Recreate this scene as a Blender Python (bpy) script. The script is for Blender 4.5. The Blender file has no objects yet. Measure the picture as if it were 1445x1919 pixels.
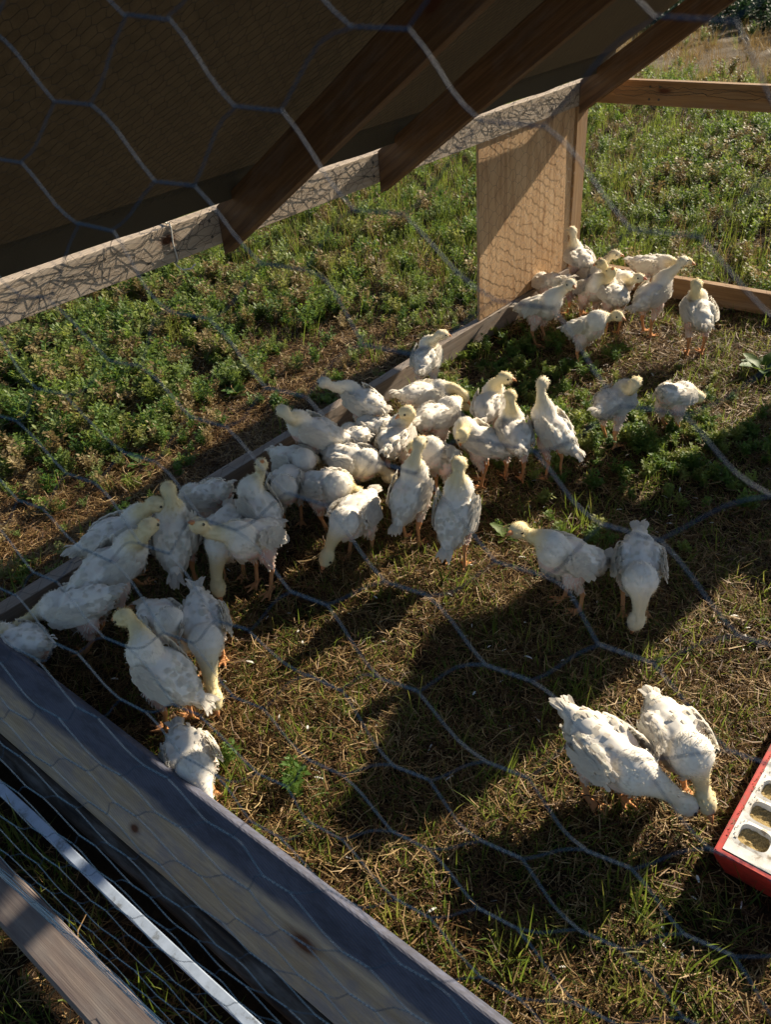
import bpy, bmesh, math, random
import numpy as np
from mathutils import Vector, Matrix, Euler
from mathutils import noise as mnoise

rng = np.random.default_rng(7)
random.seed(7)
SC = bpy.context.scene
COL = SC.collection
rad = math.radians

# ------------------------------------------------------------------ camera, sky, sun, exposure
CAM = Vector((1.845, -3.487, 1.431))
cam_d = bpy.data.cameras.new('camera'); cam = bpy.data.objects.new('camera', cam_d); COL.objects.link(cam)
cam.location = CAM
cam.rotation_euler = (0.9622137, 0.0700509, 0.6817481)
cam_d.sensor_width = 36; cam_d.lens = 29.84
cam_d.clip_start = 0.02; cam_d.clip_end = 400
cam_d.dof.use_dof = True; cam_d.dof.focus_distance = 1.9; cam_d.dof.aperture_fstop = 13
SC.camera = cam

SUN_EL, SUN_AZ = rad(26), rad(9)          # azimuth from +Y towards +X
TO_SUN = Vector((math.sin(SUN_AZ)*math.cos(SUN_EL), math.cos(SUN_AZ)*math.cos(SUN_EL), math.sin(SUN_EL)))
w = bpy.data.worlds.new("World"); SC.world = w; w.use_nodes = True
nt = w.node_tree
sky = nt.nodes.new('ShaderNodeTexSky'); sky.sky_type = 'NISHITA'; sky.sun_disc = False
sky.sun_elevation = SUN_EL; sky.sun_rotation = SUN_AZ; sky.air_density = 1.0; sky.dust_density = 0.6
nt.links.new(sky.outputs[0], nt.nodes['Background'].inputs[0])
nt.nodes['Background'].inputs[1].default_value = 0.05
sl = bpy.data.lights.new('sun', 'SUN'); sl.energy = 5.0; sl.angle = rad(0.5); sl.color = (1.0, 0.87, 0.68)
so = bpy.data.objects.new('sun', sl); COL.objects.link(so)
so.rotation_euler = TO_SUN.to_track_quat('Z', 'Y').to_euler(); so.location = (3, 8, 6)
SC.view_settings.view_transform = 'Standard'; SC.view_settings.look = 'None'
SC.view_settings.exposure = 1.0; SC.view_settings.gamma = 1.0; SC.view_settings.use_curve_mapping = False
SC.cycles.max_bounces = 6; SC.cycles.diffuse_bounces = 3; SC.cycles.transparent_max_bounces = 8

# ------------------------------------------------------------------ helpers
def tag(o, label=None, cat=None, group=None, kind=None):
    if label: o['label'] = label
    if cat: o['category'] = cat
    if group: o['group'] = group
    if kind: o['kind'] = kind
    return o

def link(name, me, m=None, parent=None):
    o = bpy.data.objects.new(name, me); COL.objects.link(o)
    if m is not None:
        for x in (m if isinstance(m, (list, tuple)) else [m]): me.materials.append(x)
    if parent is not None: o.parent = parent
    return o

def empty(name, loc=(0, 0, 0)):
    o = bpy.data.objects.new(name, None); COL.objects.link(o); o.location = loc; o.empty_display_size = .05
    return o

def pymesh(name, V, F, smooth=False):
    me = bpy.data.meshes.new(name)
    V = np.asarray(V, dtype=np.float32)
    if isinstance(F, np.ndarray):
        n, k = F.shape
        me.vertices.add(len(V)); me.vertices.foreach_set('co', V.ravel())
        me.loops.add(n*k); me.loops.foreach_set('vertex_index', F.astype(np.int32).ravel())
        me.polygons.add(n); me.polygons.foreach_set('loop_start', np.arange(n, dtype=np.int32)*k)
        try: me.polygons.foreach_set('loop_total', np.full(n, k, dtype=np.int32))
        except Exception: pass
        me.update(calc_edges=True)
    else:
        me.from_pydata([tuple(v) for v in V.tolist()], [], F); me.update()
    if smooth: me.polygons.foreach_set('use_smooth', [True]*len(me.polygons))
    return me

# ------------------------------------------------------------------ materials
class NT:
    def __init__(s, name):
        s.m = bpy.data.materials.new(name); s.m.use_nodes = True
        s.t = s.m.node_tree; s.b = s.t.nodes['Principled BSDF']; s.out = s.t.nodes['Material Output']
    def n(s, typ, **kw):
        nd = s.t.nodes.new(typ)
        for k, v in kw.items(): setattr(nd, k, v)
        return nd
    def l(s, a, b): s.t.links.new(a, b)
    def coord(s, kind='Object', scale=(1, 1, 1), loc=(0, 0, 0)):
        c = s.n('ShaderNodeTexCoord'); mp = s.n('ShaderNodeMapping')
        mp.inputs['Scale'].default_value = scale; mp.inputs['Location'].default_value = loc
        s.l(c.outputs[kind], mp.inputs[0]); return mp.outputs[0]
    def noise(s, vec, scale=5, detail=4, rough=.55, dist=0):
        nd = s.n('ShaderNodeTexNoise'); nd.inputs['Scale'].default_value = scale
        nd.inputs['Detail'].default_value = detail; nd.inputs['Roughness'].default_value = rough
        nd.inputs['Distortion'].default_value = dist
        if vec is not None: s.l(vec, nd.inputs['Vector'])
        return nd.outputs['Fac']
    def ramp(s, fac, stops):
        r = s.n('ShaderNodeValToRGB'); e = r.color_ramp.elements
        e[0].position, e[0].color = stops[0][0], (*stops[0][1], 1)
        e[1].position, e[1].color = stops[-1][0], (*stops[-1][1], 1)
        for p, c in stops[1:-1]:
            x = e.new(p); x.color = (*c, 1)
        s.l(fac, r.inputs[0]); return r.outputs[0]
    def mix(s, fac, a, b, mode='MIX'):
        x = s.n('ShaderNodeMix'); x.data_type = 'RGBA'; x.blend_type = mode
        for sock, v in ((x.inputs[0], fac), (x.inputs[6], a), (x.inputs[7], b)):
            if isinstance(v, (int, float)): sock.default_value = v
            elif isinstance(v, tuple): sock.default_value = (*v, 1)
            else: s.l(v, sock)
        return x.outputs[2]
    def math(s, op, a, b=0.0, c=None):
        x = s.n('ShaderNodeMath'); x.operation = op
        for i, v in enumerate((a, b, c)):
            if v is None: continue
            if isinstance(v, (int, float)): x.inputs[i].default_value = v
            else: s.l(v, x.inputs[i])
        return x.outputs[0]
    def bump(s, h, strength=.3, dist=.002):
        b = s.n('ShaderNodeBump'); b.inputs['Strength'].default_value = strength; b.inputs['Distance'].default_value = dist
        s.l(h, b.inputs['Height']); s.l(b.outputs[0], s.b.inputs['Normal'])
    def base(s, c, rough=.8, spec=.3):
        if isinstance(c, tuple): s.b.inputs['Base Color'].default_value = (*c, 1)
        else: s.l(c, s.b.inputs['Base Color'])
        s.b.inputs['Roughness'].default_value = rough
        s.b.inputs['Specular IOR Level'].default_value = spec
        return s.m

def wood(name, light, dark, stain=None, knots=(), seed=0.0, greying=0.25, saw=False):
    """board length along local X, width along local Y, thickness along local Z"""
    t = NT(name)
    v = t.coord('Object', (1.2, 26, 26), (seed, seed*2, 0))
    g1 = t.noise(v, 3.0, 5, .6, .6)
    v2 = t.coord('Object', (5, 190, 190), (seed, 0, 0))
    g2 = t.noise(v2, 3.0, 3, .6)
    c = t.ramp(g1, [(.33, dark), (.5, tuple((a+b)/2 for a, b in zip(light, dark))), (.62, light)])
    c = t.mix(t.math('MULTIPLY', g2, .5), c, tuple(x*.55 for x in dark))
    v3 = t.coord('Object', (2.5, 9, 9), (0, seed, 1))
    g3 = t.noise(v3, 3, 6, .65)
    gr = t.ramp(g3, [(.45, (0, 0, 0)), (.7, (1, 1, 1))])
    c = t.mix(t.math('MULTIPLY', gr, greying), c, (.22, .21, .2))
    hb = g2
    if saw:
        vs = t.coord('Object', (1, 1, 1)); sp = t.n('ShaderNodeSeparateXYZ'); t.l(vs, sp.inputs[0])
        ph = t.math('ADD', t.math('MULTIPLY', sp.outputs[0], 330.0), t.math('MULTIPLY', sp.outputs[1], 1500.0))
        ph = t.math('ADD', ph, t.math('MULTIPLY', t.noise(t.coord('Object', (6, 20, 20)), 2, 3), 14.0))
        ln = t.math('SINE', ph)
        ln = t.math('MULTIPLY', t.math('ADD', ln, 1.0), .5)
        hb = t.math('ADD', g2, t.math('MULTIPLY', ln, .5))
        if stain is not None:
            ledge = stain[1]
            wob = t.math('MULTIPLY', t.math('SUBTRACT', t.noise(t.coord('Object', (1.5, 8, 1)), 2, 4), .5), .05)
            f = t.math('ADD', t.math('SUBTRACT', sp.outputs[1], ledge), wob)
            f = t.math('MULTIPLY', f, 60.0)
            cl = t.n('ShaderNodeClamp'); t.l(f, cl.inputs[0])
            stc = t.mix(t.math('MULTIPLY', ln, .55), stain[0], tuple(x*.45 for x in stain[0]))
            bl = t.ramp(t.noise(t.coord('Object', (5, 16, 16)), 2.5, 6, .7), [(.45, (0, 0, 0)), (.62, (1, 1, 1))])
            stc = t.mix(t.math('MULTIPLY', bl, .75), stc, tuple(x*.30 for x in stain[0]))
            c = t.mix(t.math('MULTIPLY', bl, .35), c, tuple(x*1.5 for x in stain[0]))
            c = t.mix(t.math('MULTIPLY', cl.outputs[0], .86), c, stc)
    for (kx, ky, ka, kb) in knots:
        vk = t.coord('Object', (1/ka, 1/kb, 0), (-kx/ka, -ky/kb, 0))
        ln_ = t.n('ShaderNodeVectorMath'); ln_.operation = 'LENGTH'; t.l(vk, ln_.inputs[0])
        dd = t.math('ADD', ln_.outputs['Value'], t.math('MULTIPLY', t.math('SUBTRACT', g3, .5), 1.2))
        k = t.ramp(t.math('MULTIPLY', dd, .5), [(.27, (1, 1, 1)), (.5, (.35, .35, .35)), (.8, (0, 0, 0))])
        c = t.mix(k, c, (.10, .035, .014))
    t.bump(hb, .35, .0012)
    return t.base(c, .72, .3)

M = {}
M['pine'] = wood('sawn_pine', (.44, .27, .13), (.27, .145, .06), seed=1.3, knots=((-.9, .01, .03, .012), (.35, -.02, .02, .01)))
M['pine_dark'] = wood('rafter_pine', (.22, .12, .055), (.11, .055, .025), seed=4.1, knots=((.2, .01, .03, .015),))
M['pine_grey'] = wood('weathered_pine', (.50, .40, .31), (.36, .26, .18), seed=2.2, greying=.35, knots=((.62, .012, .028, .018), (-.4, -.01, .02, .01)))
M['beam'] = wood('bleached_pine', (.66, .55, .44), (.50, .39, .28), seed=2.2, greying=.2, knots=((.62, .012, .028, .018), (-.4, -.01, .02, .01)))
M['pine_base'] = wood('soiled_pine', (.36, .29, .23), (.22, .16, .12), seed=7.7, greying=.6)
M['sill'] = wood('blue_stained_pine', (.58, .45, .31), (.36, .26, .16), stain=((.050, .075, .145), 0.004), saw=True,
                 seed=5.5, greying=.12, knots=((-.035, -.012, .034, .012), (-.45, -.045, .014, .008), (.42, -.05, .03, .012)))
M['rail'] = wood('grey_rail_pine', (.30, .24, .20), (.14, .11, .105), seed=9.1, greying=.5)
M['old'] = wood('rotten_board', (.10, .075, .055), (.02, .016, .015), seed=3.3, greying=.7)

t = NT('plywood')
v = t.coord('Object', (14, 14, 1.6)); g = t.noise(v, 3, 5, .6, 1.0)
c = t.ramp(g, [(.35, (.42, .245, .12)), (.5, (.60, .39, .21)), (.66, (.70, .49, .29))])
c = t.mix(t.math('MULTIPLY', t.noise(t.coord('Object', (3, 3, 3)), 2, 4), .35), c, (.3, .16, .08))
t.bump(g, .15, .001); M['ply'] = t.base(c, .6, .3)

t = NT('brown_tarp')
v = t.coord('Object', (1, 1, 1)); g = t.noise(v, 260, 2, .5); g2 = t.noise(v, 6, 5, .6)
c = t.mix(g2, (.085, .068, .047), (.15, .122, .082))
c = t.mix(t.math('MULTIPLY', g, .5), c, (.20, .165, .11))
t.bump(g, .4, .001); M['tarp'] = t.base(c, .75, .25)

def wire_mat(name, col, rough):
    t = NT(name)
    g = t.noise(t.coord('Object'), 120, 3)
    c = t.mix(g, tuple(x*.6 for x in col), col); t.base(c, rough, .2); t.b.inputs['Metallic'].default_value = .0
    return t.m
M['wire'] = wire_mat('galvanised_wire', (.020, .060, .125), .55)
M['wire_old'] = wire_mat('rusted_wire', (.13, .115, .10), .6)

t = NT('white_plastic'); g = t.noise(t.coord('Object'), 30, 5, .7)
c = t.ramp(g, [(.36, (.30, .24, .17)), (.42, (.62, .60, .55)), (.6, (.80, .79, .76))]); M['white'] = t.base(c, .45, .4)
t = NT('bluish_plastic'); g = t.noise(t.coord('Object'), 25, 5, .7)
c = t.ramp(g, [(.36, (.22, .24, .26)), (.44, (.38, .45, .55)), (.6, (.46, .54, .66))]); M['strip'] = t.base(c, .5, .3)
t = NT('red_plastic'); g = t.noise(t.coord('Object'), 40, 5, .7)
c = t.ramp(g, [(.34, (.24, .11, .07)), (.42, (.42, .038, .026)), (.6, (.56, .045, .030))]); M['red'] = t.base(c, .4, .45)
t = NT('feed_crumble'); g = t.noise(t.coord('Object'), 420, 3, .7)
c = t.ramp(g, [(.3, (.22, .15, .06)), (.5, (.46, .34, .15)), (.7, (.66, .52, .28))]); t.bump(g, 1, .004); M['feed'] = t.base(c, .9, .1)
t = NT('white_cord'); M['cord'] = t.base((.72, .70, .64), .7, .2)

def leafmat(name, stops, transl=.35, rough=.55, hue=.0):
    t = NT(name)
    oi = t.n('ShaderNodeObjectInfo')
    g = t.noise(t.coord('Object'), 40, 2)
    f = t.math('ADD', t.math('MULTIPLY', oi.outputs['Random'], .75), t.math('MULTIPLY', g, .25))
    c = t.ramp(f, stops)
    t.base(c, rough, .3)
    tr = t.n('ShaderNodeBsdfTranslucent'); mx = t.n('ShaderNodeMixShader'); mx.inputs[0].default_value = transl
    tc = t.mix(.35, c, (.30, .36, .04), 'MIX') if hue else c
    t.l(tc, tr.inputs[0]); t.l(t.b.outputs[0], mx.inputs[1]); t.l(tr.outputs[0], mx.inputs[2]); t.l(mx.outputs[0], t.out.inputs[0])
    return t.m
M['grass'] = leafmat('grass_blades', [(.0, (.05, .10, .018)), (.45, (.11, .17, .03)), (.75, (.19, .21, .05)), (1, (.32, .25, .09))], .5, hue=1)
M['weed'] = leafmat('weed_leaves', [(.0, (.045, .12, .022)), (.4, (.11, .21, .04)), (.75, (.24, .30, .07)), (1, (.38, .32, .11))], .5, hue=1)
M['weed_pale'] = leafmat('pale_weed_leaves', [(.0, (.10, .17, .05)), (.5, (.19, .26, .08)), (.8, (.28, .31, .11)), (1, (.36, .30, .12))], .45, hue=1)
M['weed_tan'] = leafmat('seeding_weed_leaves', [(.0, (.16, .11, .04)), (.5, (.27, .20, .08)), (1, (.42, .33, .17))], .4)
M['straw'] = leafmat('dry_straw', [(.0, (.035, .017, .008)), (.35, (.12, .060, .022)), (.65, (.29, .175, .066)), (1, (.64, .48, .24))], .25)
M['tan'] = leafmat('dry_tall_grass', [(.0, (.17, .11, .035)), (.5, (.28, .18, .06)), (1, (.42, .31, .14))], .35)
M['broad'] = leafmat('broad_leaves', [(.0, (.045, .12, .022)), (1, (.11, .19, .035))], .4, hue=1)
M['darkleaf'] = leafmat('dark_bush_leaves', [(.0, (.022, .055, .018)), (1, (.05, .09, .03))], .25)

t = NT('soil_and_litter')
v = t.coord('Object'); a = t.noise(v, 2.2, 6, .65); b = t.noise(v, 55, 6, .7); d = t.noise(v, 260, 4, .7)
c = t.ramp(a, [(.35, (.022, .013, .008)), (.55, (.042, .025, .013)), (.72, (.085, .052, .026))])
c = t.mix(t.ramp(b, [(.48, (0, 0, 0)), (.70, (.6, .6, .6))]), c, (.13, .085, .042))
c = t.mix(t.ramp(d, [(.4, (0, 0, 0)), (.7, (.6, .6, .6))]), c, (.035, .022, .014))
sp = t.n('ShaderNodeSeparateXYZ'); t.l(v, sp.inputs[0])
far = t.n('ShaderNodeClamp'); t.l(t.math('MULTIPLY', t.math('SUBTRACT', sp.outputs[1], 4.2), .5), far.inputs[0])
pale = t.ramp(t.noise(v, 1.1, 6, .6), [(.42, (.12, .085, .045)), (.62, (.24, .20, .15))])
c = t.mix(far.outputs[0], c, pale)
t.bump(t.math('ADD', b, d), .9, .012); M['soil'] = t.base(c, .95, .1)

# ------------------------------------------------------------------ ground
def gz(x, y):
    return .010*mnoise.noise(Vector((x*2.1, y*2.1, 0))) + .006*mnoise.noise(Vector((x*9, y*9, 3))) - .008
def axis(dense0, dense1, step, lo, hi):
    a = list(np.arange(dense0, dense1, step)); s = step
    x = dense0
    left = []
    while x > lo: s *= 1.35; x -= s; left.append(max(x, lo))
    s = step; x = a[-1]; right = []
    while x < hi: s *= 1.35; x += s; right.append(min(x, hi))
    return np.array(left[::-1] + a + right)
gxs = axis(-3, 3.2, .045, -160, 160); gys = axis(-4.2, 4.5, .045, -60, 260)
V = [(x, y, gz(x, y) + (0 if y < 9 else (y-9)*.012)) for y in gys for x in gxs]
nx, ny = len(gxs), len(gys)
ii, jj = np.meshgrid(np.arange(nx-1), np.arange(ny-1))
q = (jj*nx+ii).ravel()
me = pymesh('ground', V, np.stack([q, q+1, q+nx+1, q+nx], 1), True)
ground = tag(link('ground', me, M['soil']), 'brown trampled soil under the coop and the weedy pasture', None, None, 'structure')

# ------------------------------------------------------------------ boards
def board(name, p0, p1, wdt, thk, m, parent, up=(0, 0, 1), bev=.002, segs=14, warp=.0012, label=None, taper_end=None):
    """board from p0 to p1 (centre line); width along `up`, thickness across"""
    p0, p1 = Vector(p0), Vector(p1); X = (p1-p0); L = X.length; X.normalize()
    Y = Vector(up); Y = (Y - X*Y.dot(X)).normalized(); Z = X.cross(Y)
    bm = bmesh.new()
    prof = []
    a, b, r = wdt/2, thk/2, bev
    for sx, sy in ((1, 1), (-1, 1), (-1, -1), (1, -1)):
        pts = [(sx*a, sy*(b-r)), (sx*(a-r*.35), sy*(b-r*.35)), (sx*(a-r), sy*b)]
        if sx*sy < 0: pts = pts[::-1]
        prof += pts
    rings = []
    off = random.random()*50
    for i in range(segs+1):
        x = -L/2+L*i/segs
        wy = warp*mnoise.noise(Vector((x*1.7, off, 0)))*2; wz = warp*mnoise.noise(Vector((x*1.7, off, 9)))*2
        rings.append([bm.verts.new((x, y+wy, z+wz)) for y, z in prof])
    k = len(prof)
    for i in range(segs):
        for j in range(k):
            bm.faces.new((rings[i][j], rings[i+1][j], rings[i+1][(j+1) % k], rings[i][(j+1) % k]))
    bm.faces.new(rings[0]); bm.faces.new(rings[-1][::-1])
    bmesh.ops.recalc_face_normals(bm, faces=bm.faces)
    me = bpy.data.meshes.new(name); bm.to_mesh(me); bm.free()
    o = link(name, me, m, parent)
    R_ = Matrix((X, Y, Z)).transposed().to_4x4()
    Mw = Matrix.Translation((p0+p1)/2) @ R_
    o.matrix_world = Mw if parent is None else parent.matrix_world.inverted() @ Mw
    if label: o['label'] = label
    return o

coop = empty('chicken_coop', (0, 0, 0))
tag(coop, 'open timber chicken coop with netted walls and a dark sloping tarp roof', 'chicken coop')
bpy.context.view_layer.update()
W, ZB, HB = 2.5, .757, .089
YN = -3.02
# base boards
board('base_board', (.019, -.04, .0445), (.019, -1.50, .0445), .089, .038, M['pine_base'], coop, warp=.002, label='soiled pine base board along the far half of the left side')
board('base_board', (-.004, -1.47, .038), (.012, -2.99, .040), .089, .036, M['pine_base'], coop, warp=.002, label='dark soiled base board along the near half of the left side')
board('batten', (-.037, -2.0, .035), (-.03, -3.05, .035), .075, .018, M['pine_base'], coop)
board('base_board', (0, .020, .0445), (W, .020, .0445), .089, .038, M['pine'], coop, label='orange pine base board across the far end')
board('base_board', (W-.019, -.002, .0445), (W-.019, -3.0, .0445), .089, .038, M['pine_base'], coop)
# posts
board('post', (.021, -.047, .090), (.021, -.047, .756), .089, .038, M['pine'], coop, up=(0, 1, 0), label='corner post beside the plywood panel')
board('post', (.021, -3.07, .091), (.021, -3.07, .756), .089, .038, M['pine_grey'], coop, up=(0, 1, 0))
board('post', (W-.019, -.047, .090), (W-.019, -.047, .756), .089, .038, M['pine'], coop, up=(0, 1, 0))
board('post', (W-.019, -2.9, .090), (W-.019, -2.9, .756), .089, .038, M['pine'], coop, up=(0, 1, 0))
# eave beams, far rail
board('eave_beam', (.019, -.002, ZB+HB/2), (.019, -3.16, ZB+HB/2), HB, .038, M['beam'], coop, segs=24, label='pale weathered eave beam along the left side')
board('eave_beam', (W-.019, -.002, ZB+HB/2), (W-.019, -3.0, ZB+HB/2), HB, .038, M['pine'], coop)
board('top_rail', (.02, .021, ZB+HB/2), (W, .021, ZB+HB/2), HB, .038, M['pine'], coop, segs=24, label='orange pine rail across the top of the far end')
# rafters
SL = .69; ang = math.atan(SL); RW = .104
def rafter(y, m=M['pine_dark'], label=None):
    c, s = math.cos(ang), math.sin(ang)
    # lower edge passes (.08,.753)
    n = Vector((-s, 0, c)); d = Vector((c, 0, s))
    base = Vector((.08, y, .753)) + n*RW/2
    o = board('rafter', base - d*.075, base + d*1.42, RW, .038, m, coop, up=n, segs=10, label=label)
    me = o.data                                   # plumb cut against the beam
    for v_ in me.vertices:
        if v_.co.x < -.70:
            wpt = o.matrix_world @ v_.co
            wpt = base + (wpt-base)
            dx = (.0395 - wpt.x)/c
            wpt += d*dx
            v_.co = o.matrix_world.inverted() @ wpt
    return o
for y in (-.062, -1.345, -2.01): pass
bpy.context.view_layer.update()
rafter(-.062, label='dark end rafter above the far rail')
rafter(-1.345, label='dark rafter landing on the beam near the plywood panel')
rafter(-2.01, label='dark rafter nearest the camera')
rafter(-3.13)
board('ridge_board', (1.29, .03, 1.60), (1.29, -3.16, 1.60), .14, .034, M['pine_dark'], coop)
# left side plywood panel, then an added out-of-view panel that shades the run
def slab(name, x0, x1, y0, y1, z0, z1, m, label=None):
    bm = bmesh.new(); bmesh.ops.create_cube(bm, size=1)
    for v_ in bm.verts: v_.co = Vector(((v_.co.x)*(x1-x0), v_.co.y*(y1-y0), v_.co.z*(z1-z0)))
    bmesh.ops.bevel(bm, geom=bm.edges[:], offset=.0015, segments=1, affect='EDGES')
    me = bpy.data.meshes.new(name); bm.to_mesh(me); bm.free()
    o = link(name, me, m, coop); o.location = ((x0+x1)/2, (y0+y1)/2, (z0+z1)/2)
    if label: o['label'] = label
    return o
slab('plywood_panel', .020, .031, -.800, -.094, .090, .7565, M['ply'], 'tan plywood panel closing the left side by the corner post')
bm = bmesh.new()
pg = [(1.272, 0.05), (1.305, 0.7), (1.329, 1.08), (1.241, 1.15), (1.449, 1.36), (1.491, 1.43), (1.612, 1.45), (1.669, 1.36), (1.682, 1.16), (1.667, 0.76), (1.662, 0.05)]  # unseen shade caster, outline fitted to the dark shape wanted on the ground
fr = [bm.verts.new((x, .044, z)) for x, z in pg]; bk = [bm.verts.new((x, .056, z)) for x, z in pg]
bm.faces.new(fr); bm.faces.new(bk[::-1])
for i in range(len(pg)): bm.faces.new((fr[i], bk[i], bk[(i+1) % len(pg)], fr[(i+1) % len(pg)]))
bmesh.ops.recalc_face_normals(bm, faces=bm.faces)
me = bpy.data.meshes.new('shade_panel'); bm.to_mesh(me); bm.free(); link('shade_panel', me, M['ply'], coop)

# roof tarp
def roofz(x): return .862 + SL*x
bm = bmesh.new(); nu, nv = 26, 60
gr = []
for j in range(nv+1):
    y = .07 - j/nv*3.27; row = []
    for i in range(nu+1):
        x = .112 + i/nu*1.178
        sag = .006*mnoise.noise(Vector((x*3, y*2, 5)))
        edge = 0
        row.append(bm.verts.new((x, y, roofz(x)+.004+abs(sag)*.6+edge)))
    gr.append(row)
for j in range(nv+1):        # hem hanging from the lower edge
    y = .07 - j/nv*3.27; xz = .108+.004*mnoise.noise(Vector((y*6, 1, 0)))
    gr[j] = [bm.verts.new((xz, y, roofz(.112)-.060+.006*mnoise.noise(Vector((y*5, 3, 0))))), bm.verts.new((.108, y, roofz(.112)-.018))] + gr[j]
for j in range(nv):
    for i in range(nu+2): bm.faces.new((gr[j][i], gr[j][i+1], gr[j+1][i+1], gr[j+1][i]))
bmesh.ops.solidify(bm, geom=bm.faces[:], thickness=-.003)
bmesh.ops.recalc_face_normals(bm, faces=bm.faces)
me = bpy.data.meshes.new('roof_tarp'); bm.to_mesh(me); bm.free()
tag(link('roof_tarp', me, M['tarp'], coop), 'dark brown tarp roof seen from underneath')

# near sill, leaning outward
ph = rad(37); sy, sz, sw = -3.0, .15, .152
dn = Vector((0, -math.cos(ph), -math.sin(ph))); nr = Vector((0, -math.sin(ph), math.cos(ph)))
cen = Vector((0, sy, sz)) + dn*sw/2 - nr*.019
board('sill_board', cen+Vector((-.06, 0, 0)), cen+Vector((2.56, 0, 0)), sw, .038, M['sill'], coop, up=-dn, bev=.005, segs=40, label='leaning near sill board with a blue stained upper edge')
# rotten board below it, white plastic strip, outer rail
cen2 = Vector((0, sy, sz)) + dn*(sw+.004) - nr*.035
board('rotten_board', cen2+Vector((-.06, -.006, -.012)), cen2+Vector((2.5, -.006, -.012)), .085, .045, M['old'], coop, up=(0, -.62, .50), bev=.012, segs=60, warp=.006)
board('plastic_strip', (-.1, -3.196, .052), (2.5, -3.196, .052), .020, .006, M['strip'], coop, up=(0, 1, .15), segs=30, warp=.003, label='white plastic strip between the sill and the outer rail')
board('outer_rail', (.25, -3.318, .055), (2.4, -3.312, .055), .072, .038, M['rail'], coop, up=(0, 1, .12), bev=.006, segs=30, warp=.003, label='weathered outer rail lying below the wire')

# ------------------------------------------------------------------ wire netting
def tubes(segs, rad_, k=3, widen=None):
    """segs: (n,2,3) end points -> k sided prisms; returns V,F arrays"""
    S = np.asarray(segs, float); d = S[:, 1]-S[:, 0]; L = np.linalg.norm(d, axis=1, keepdims=True); d = d/np.maximum(L, 1e-9)
    ref = np.where(np.abs(d[:, 2:3]) > .9, np.array([[1., 0, 0]]), np.array([[0, 0, 1.]]))
    a = np.cross(d, ref); a /= np.linalg.norm(a, axis=1, keepdims=True); b = np.cross(d, a)
    r = np.asarray(rad_, float) if np.ndim(rad_) else np.full(len(S), rad_)
    V = np.zeros((len(S), 2*k, 3))
    for j in range(k):
        t_ = 2*math.pi*j/k; o = (a*math.cos(t_)+b*math.sin(t_))*r[:, None]
        V[:, j] = S[:, 0]+o; V[:, k+j] = S[:, 1]+o
    F = []
    base = np.arange(len(S))*2*k
    for j in range(k):
        F.append(np.stack([base+j, base+(j+1) % k, base+k+(j+1) % k, base+k+j], 1))
    return V.reshape(-1, 3), np.concatenate(F)

def hexnet(name, surf, nu, nv, pu, pv, r, m, jit=.05, twist=False, label=None, skip=None, sub=1):
    """surf(u_metres, v_metres) -> point. twists run along u."""
    segs, rr = [], []
    a = .105*pu
    J = {}
    def P(u, v):
        return np.array(surf(u, v))
    def key(i, j): 
        if (i, j) not in J: J[(i, j)] = (random.gauss(0, jit*pu*.5), random.gauss(0, jit*pv*.8))
        return J[(i, j)]
    for j in range(nv):
        for i in range(nu):
            u0 = (i+.5*(j % 2))*pu; v0 = j*.5*pv; du, dv = key(i, j); uc, vc = u0+du, v0+dv
            if skip and skip(uc, vc): continue
            A, B_ = P(uc-a, vc+dv*.15), P(uc+a, vc-dv*.15)
            if twist:
                ax = (B_-A); Ln = np.linalg.norm(ax); ax /= Ln
                n1 = np.cross(ax, [0, 1, .1]); n1 /= np.linalg.norm(n1); n2 = np.cross(ax, n1)
                N = 14
                for ph0 in (0, math.pi):
                    pts = [A+ax*Ln*q/N + (n1*math.cos(ph0+q*1.35)+n2*math.sin(ph0+q*1.35))*r*1.0 for q in range(N+1)]
                    for q in range(N): segs.append((pts[q], pts[q+1])); rr.append(r)
            else:
                segs.append((A, B_)); rr.append(r*1.5)
            if j+1 < nv:
                for side in (1, -1):
                    i2 = i + (1 if (j % 2) else 0) if side == 1 else i + (0 if (j % 2) else -1)
                    if i2 < 0 or i2 >= nu: continue
                    d2 = key(i2, j+1); u2 = (i2+.5*((j+1) % 2))*pu+d2[0]; v2 = (j+1)*.5*pv+d2[1]
                    if side == 1: s_, e_ = (uc+a, vc), (u2-a, v2)
                    else: s_, e_ = (uc-a, vc), (u2+a, v2)
                    if sub == 1: segs.append((P(*s_), P(*e_))); rr.append(r)
                    else:
                        bow = random.gauss(0, .035)*pu
                        pts = []
                        for q in range(sub+1):
                            f = q/sub; ss = f + .06*math.sin(2*math.pi*f)*0
                            uu = s_[0]+(e_[0]-s_[0])*f + .010*pu*math.sin(2*math.pi*f)*(1 if side == 1 else -1); vv = s_[1]+(e_[1]-s_[1])*f + bow*math.sin(math.pi*f)
                            pts.append(P(uu, vv))
                        for q in range(sub): segs.append((pts[q], pts[q+1])); rr.append(r)
    V, F = tubes(segs, np.array(rr), 6 if twist else 3)
    o = link(name, pymesh(name, V, F, twist), m, coop)
    o['kind'] = 'stuff'
    if label: o['label'] = label
    return o

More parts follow.
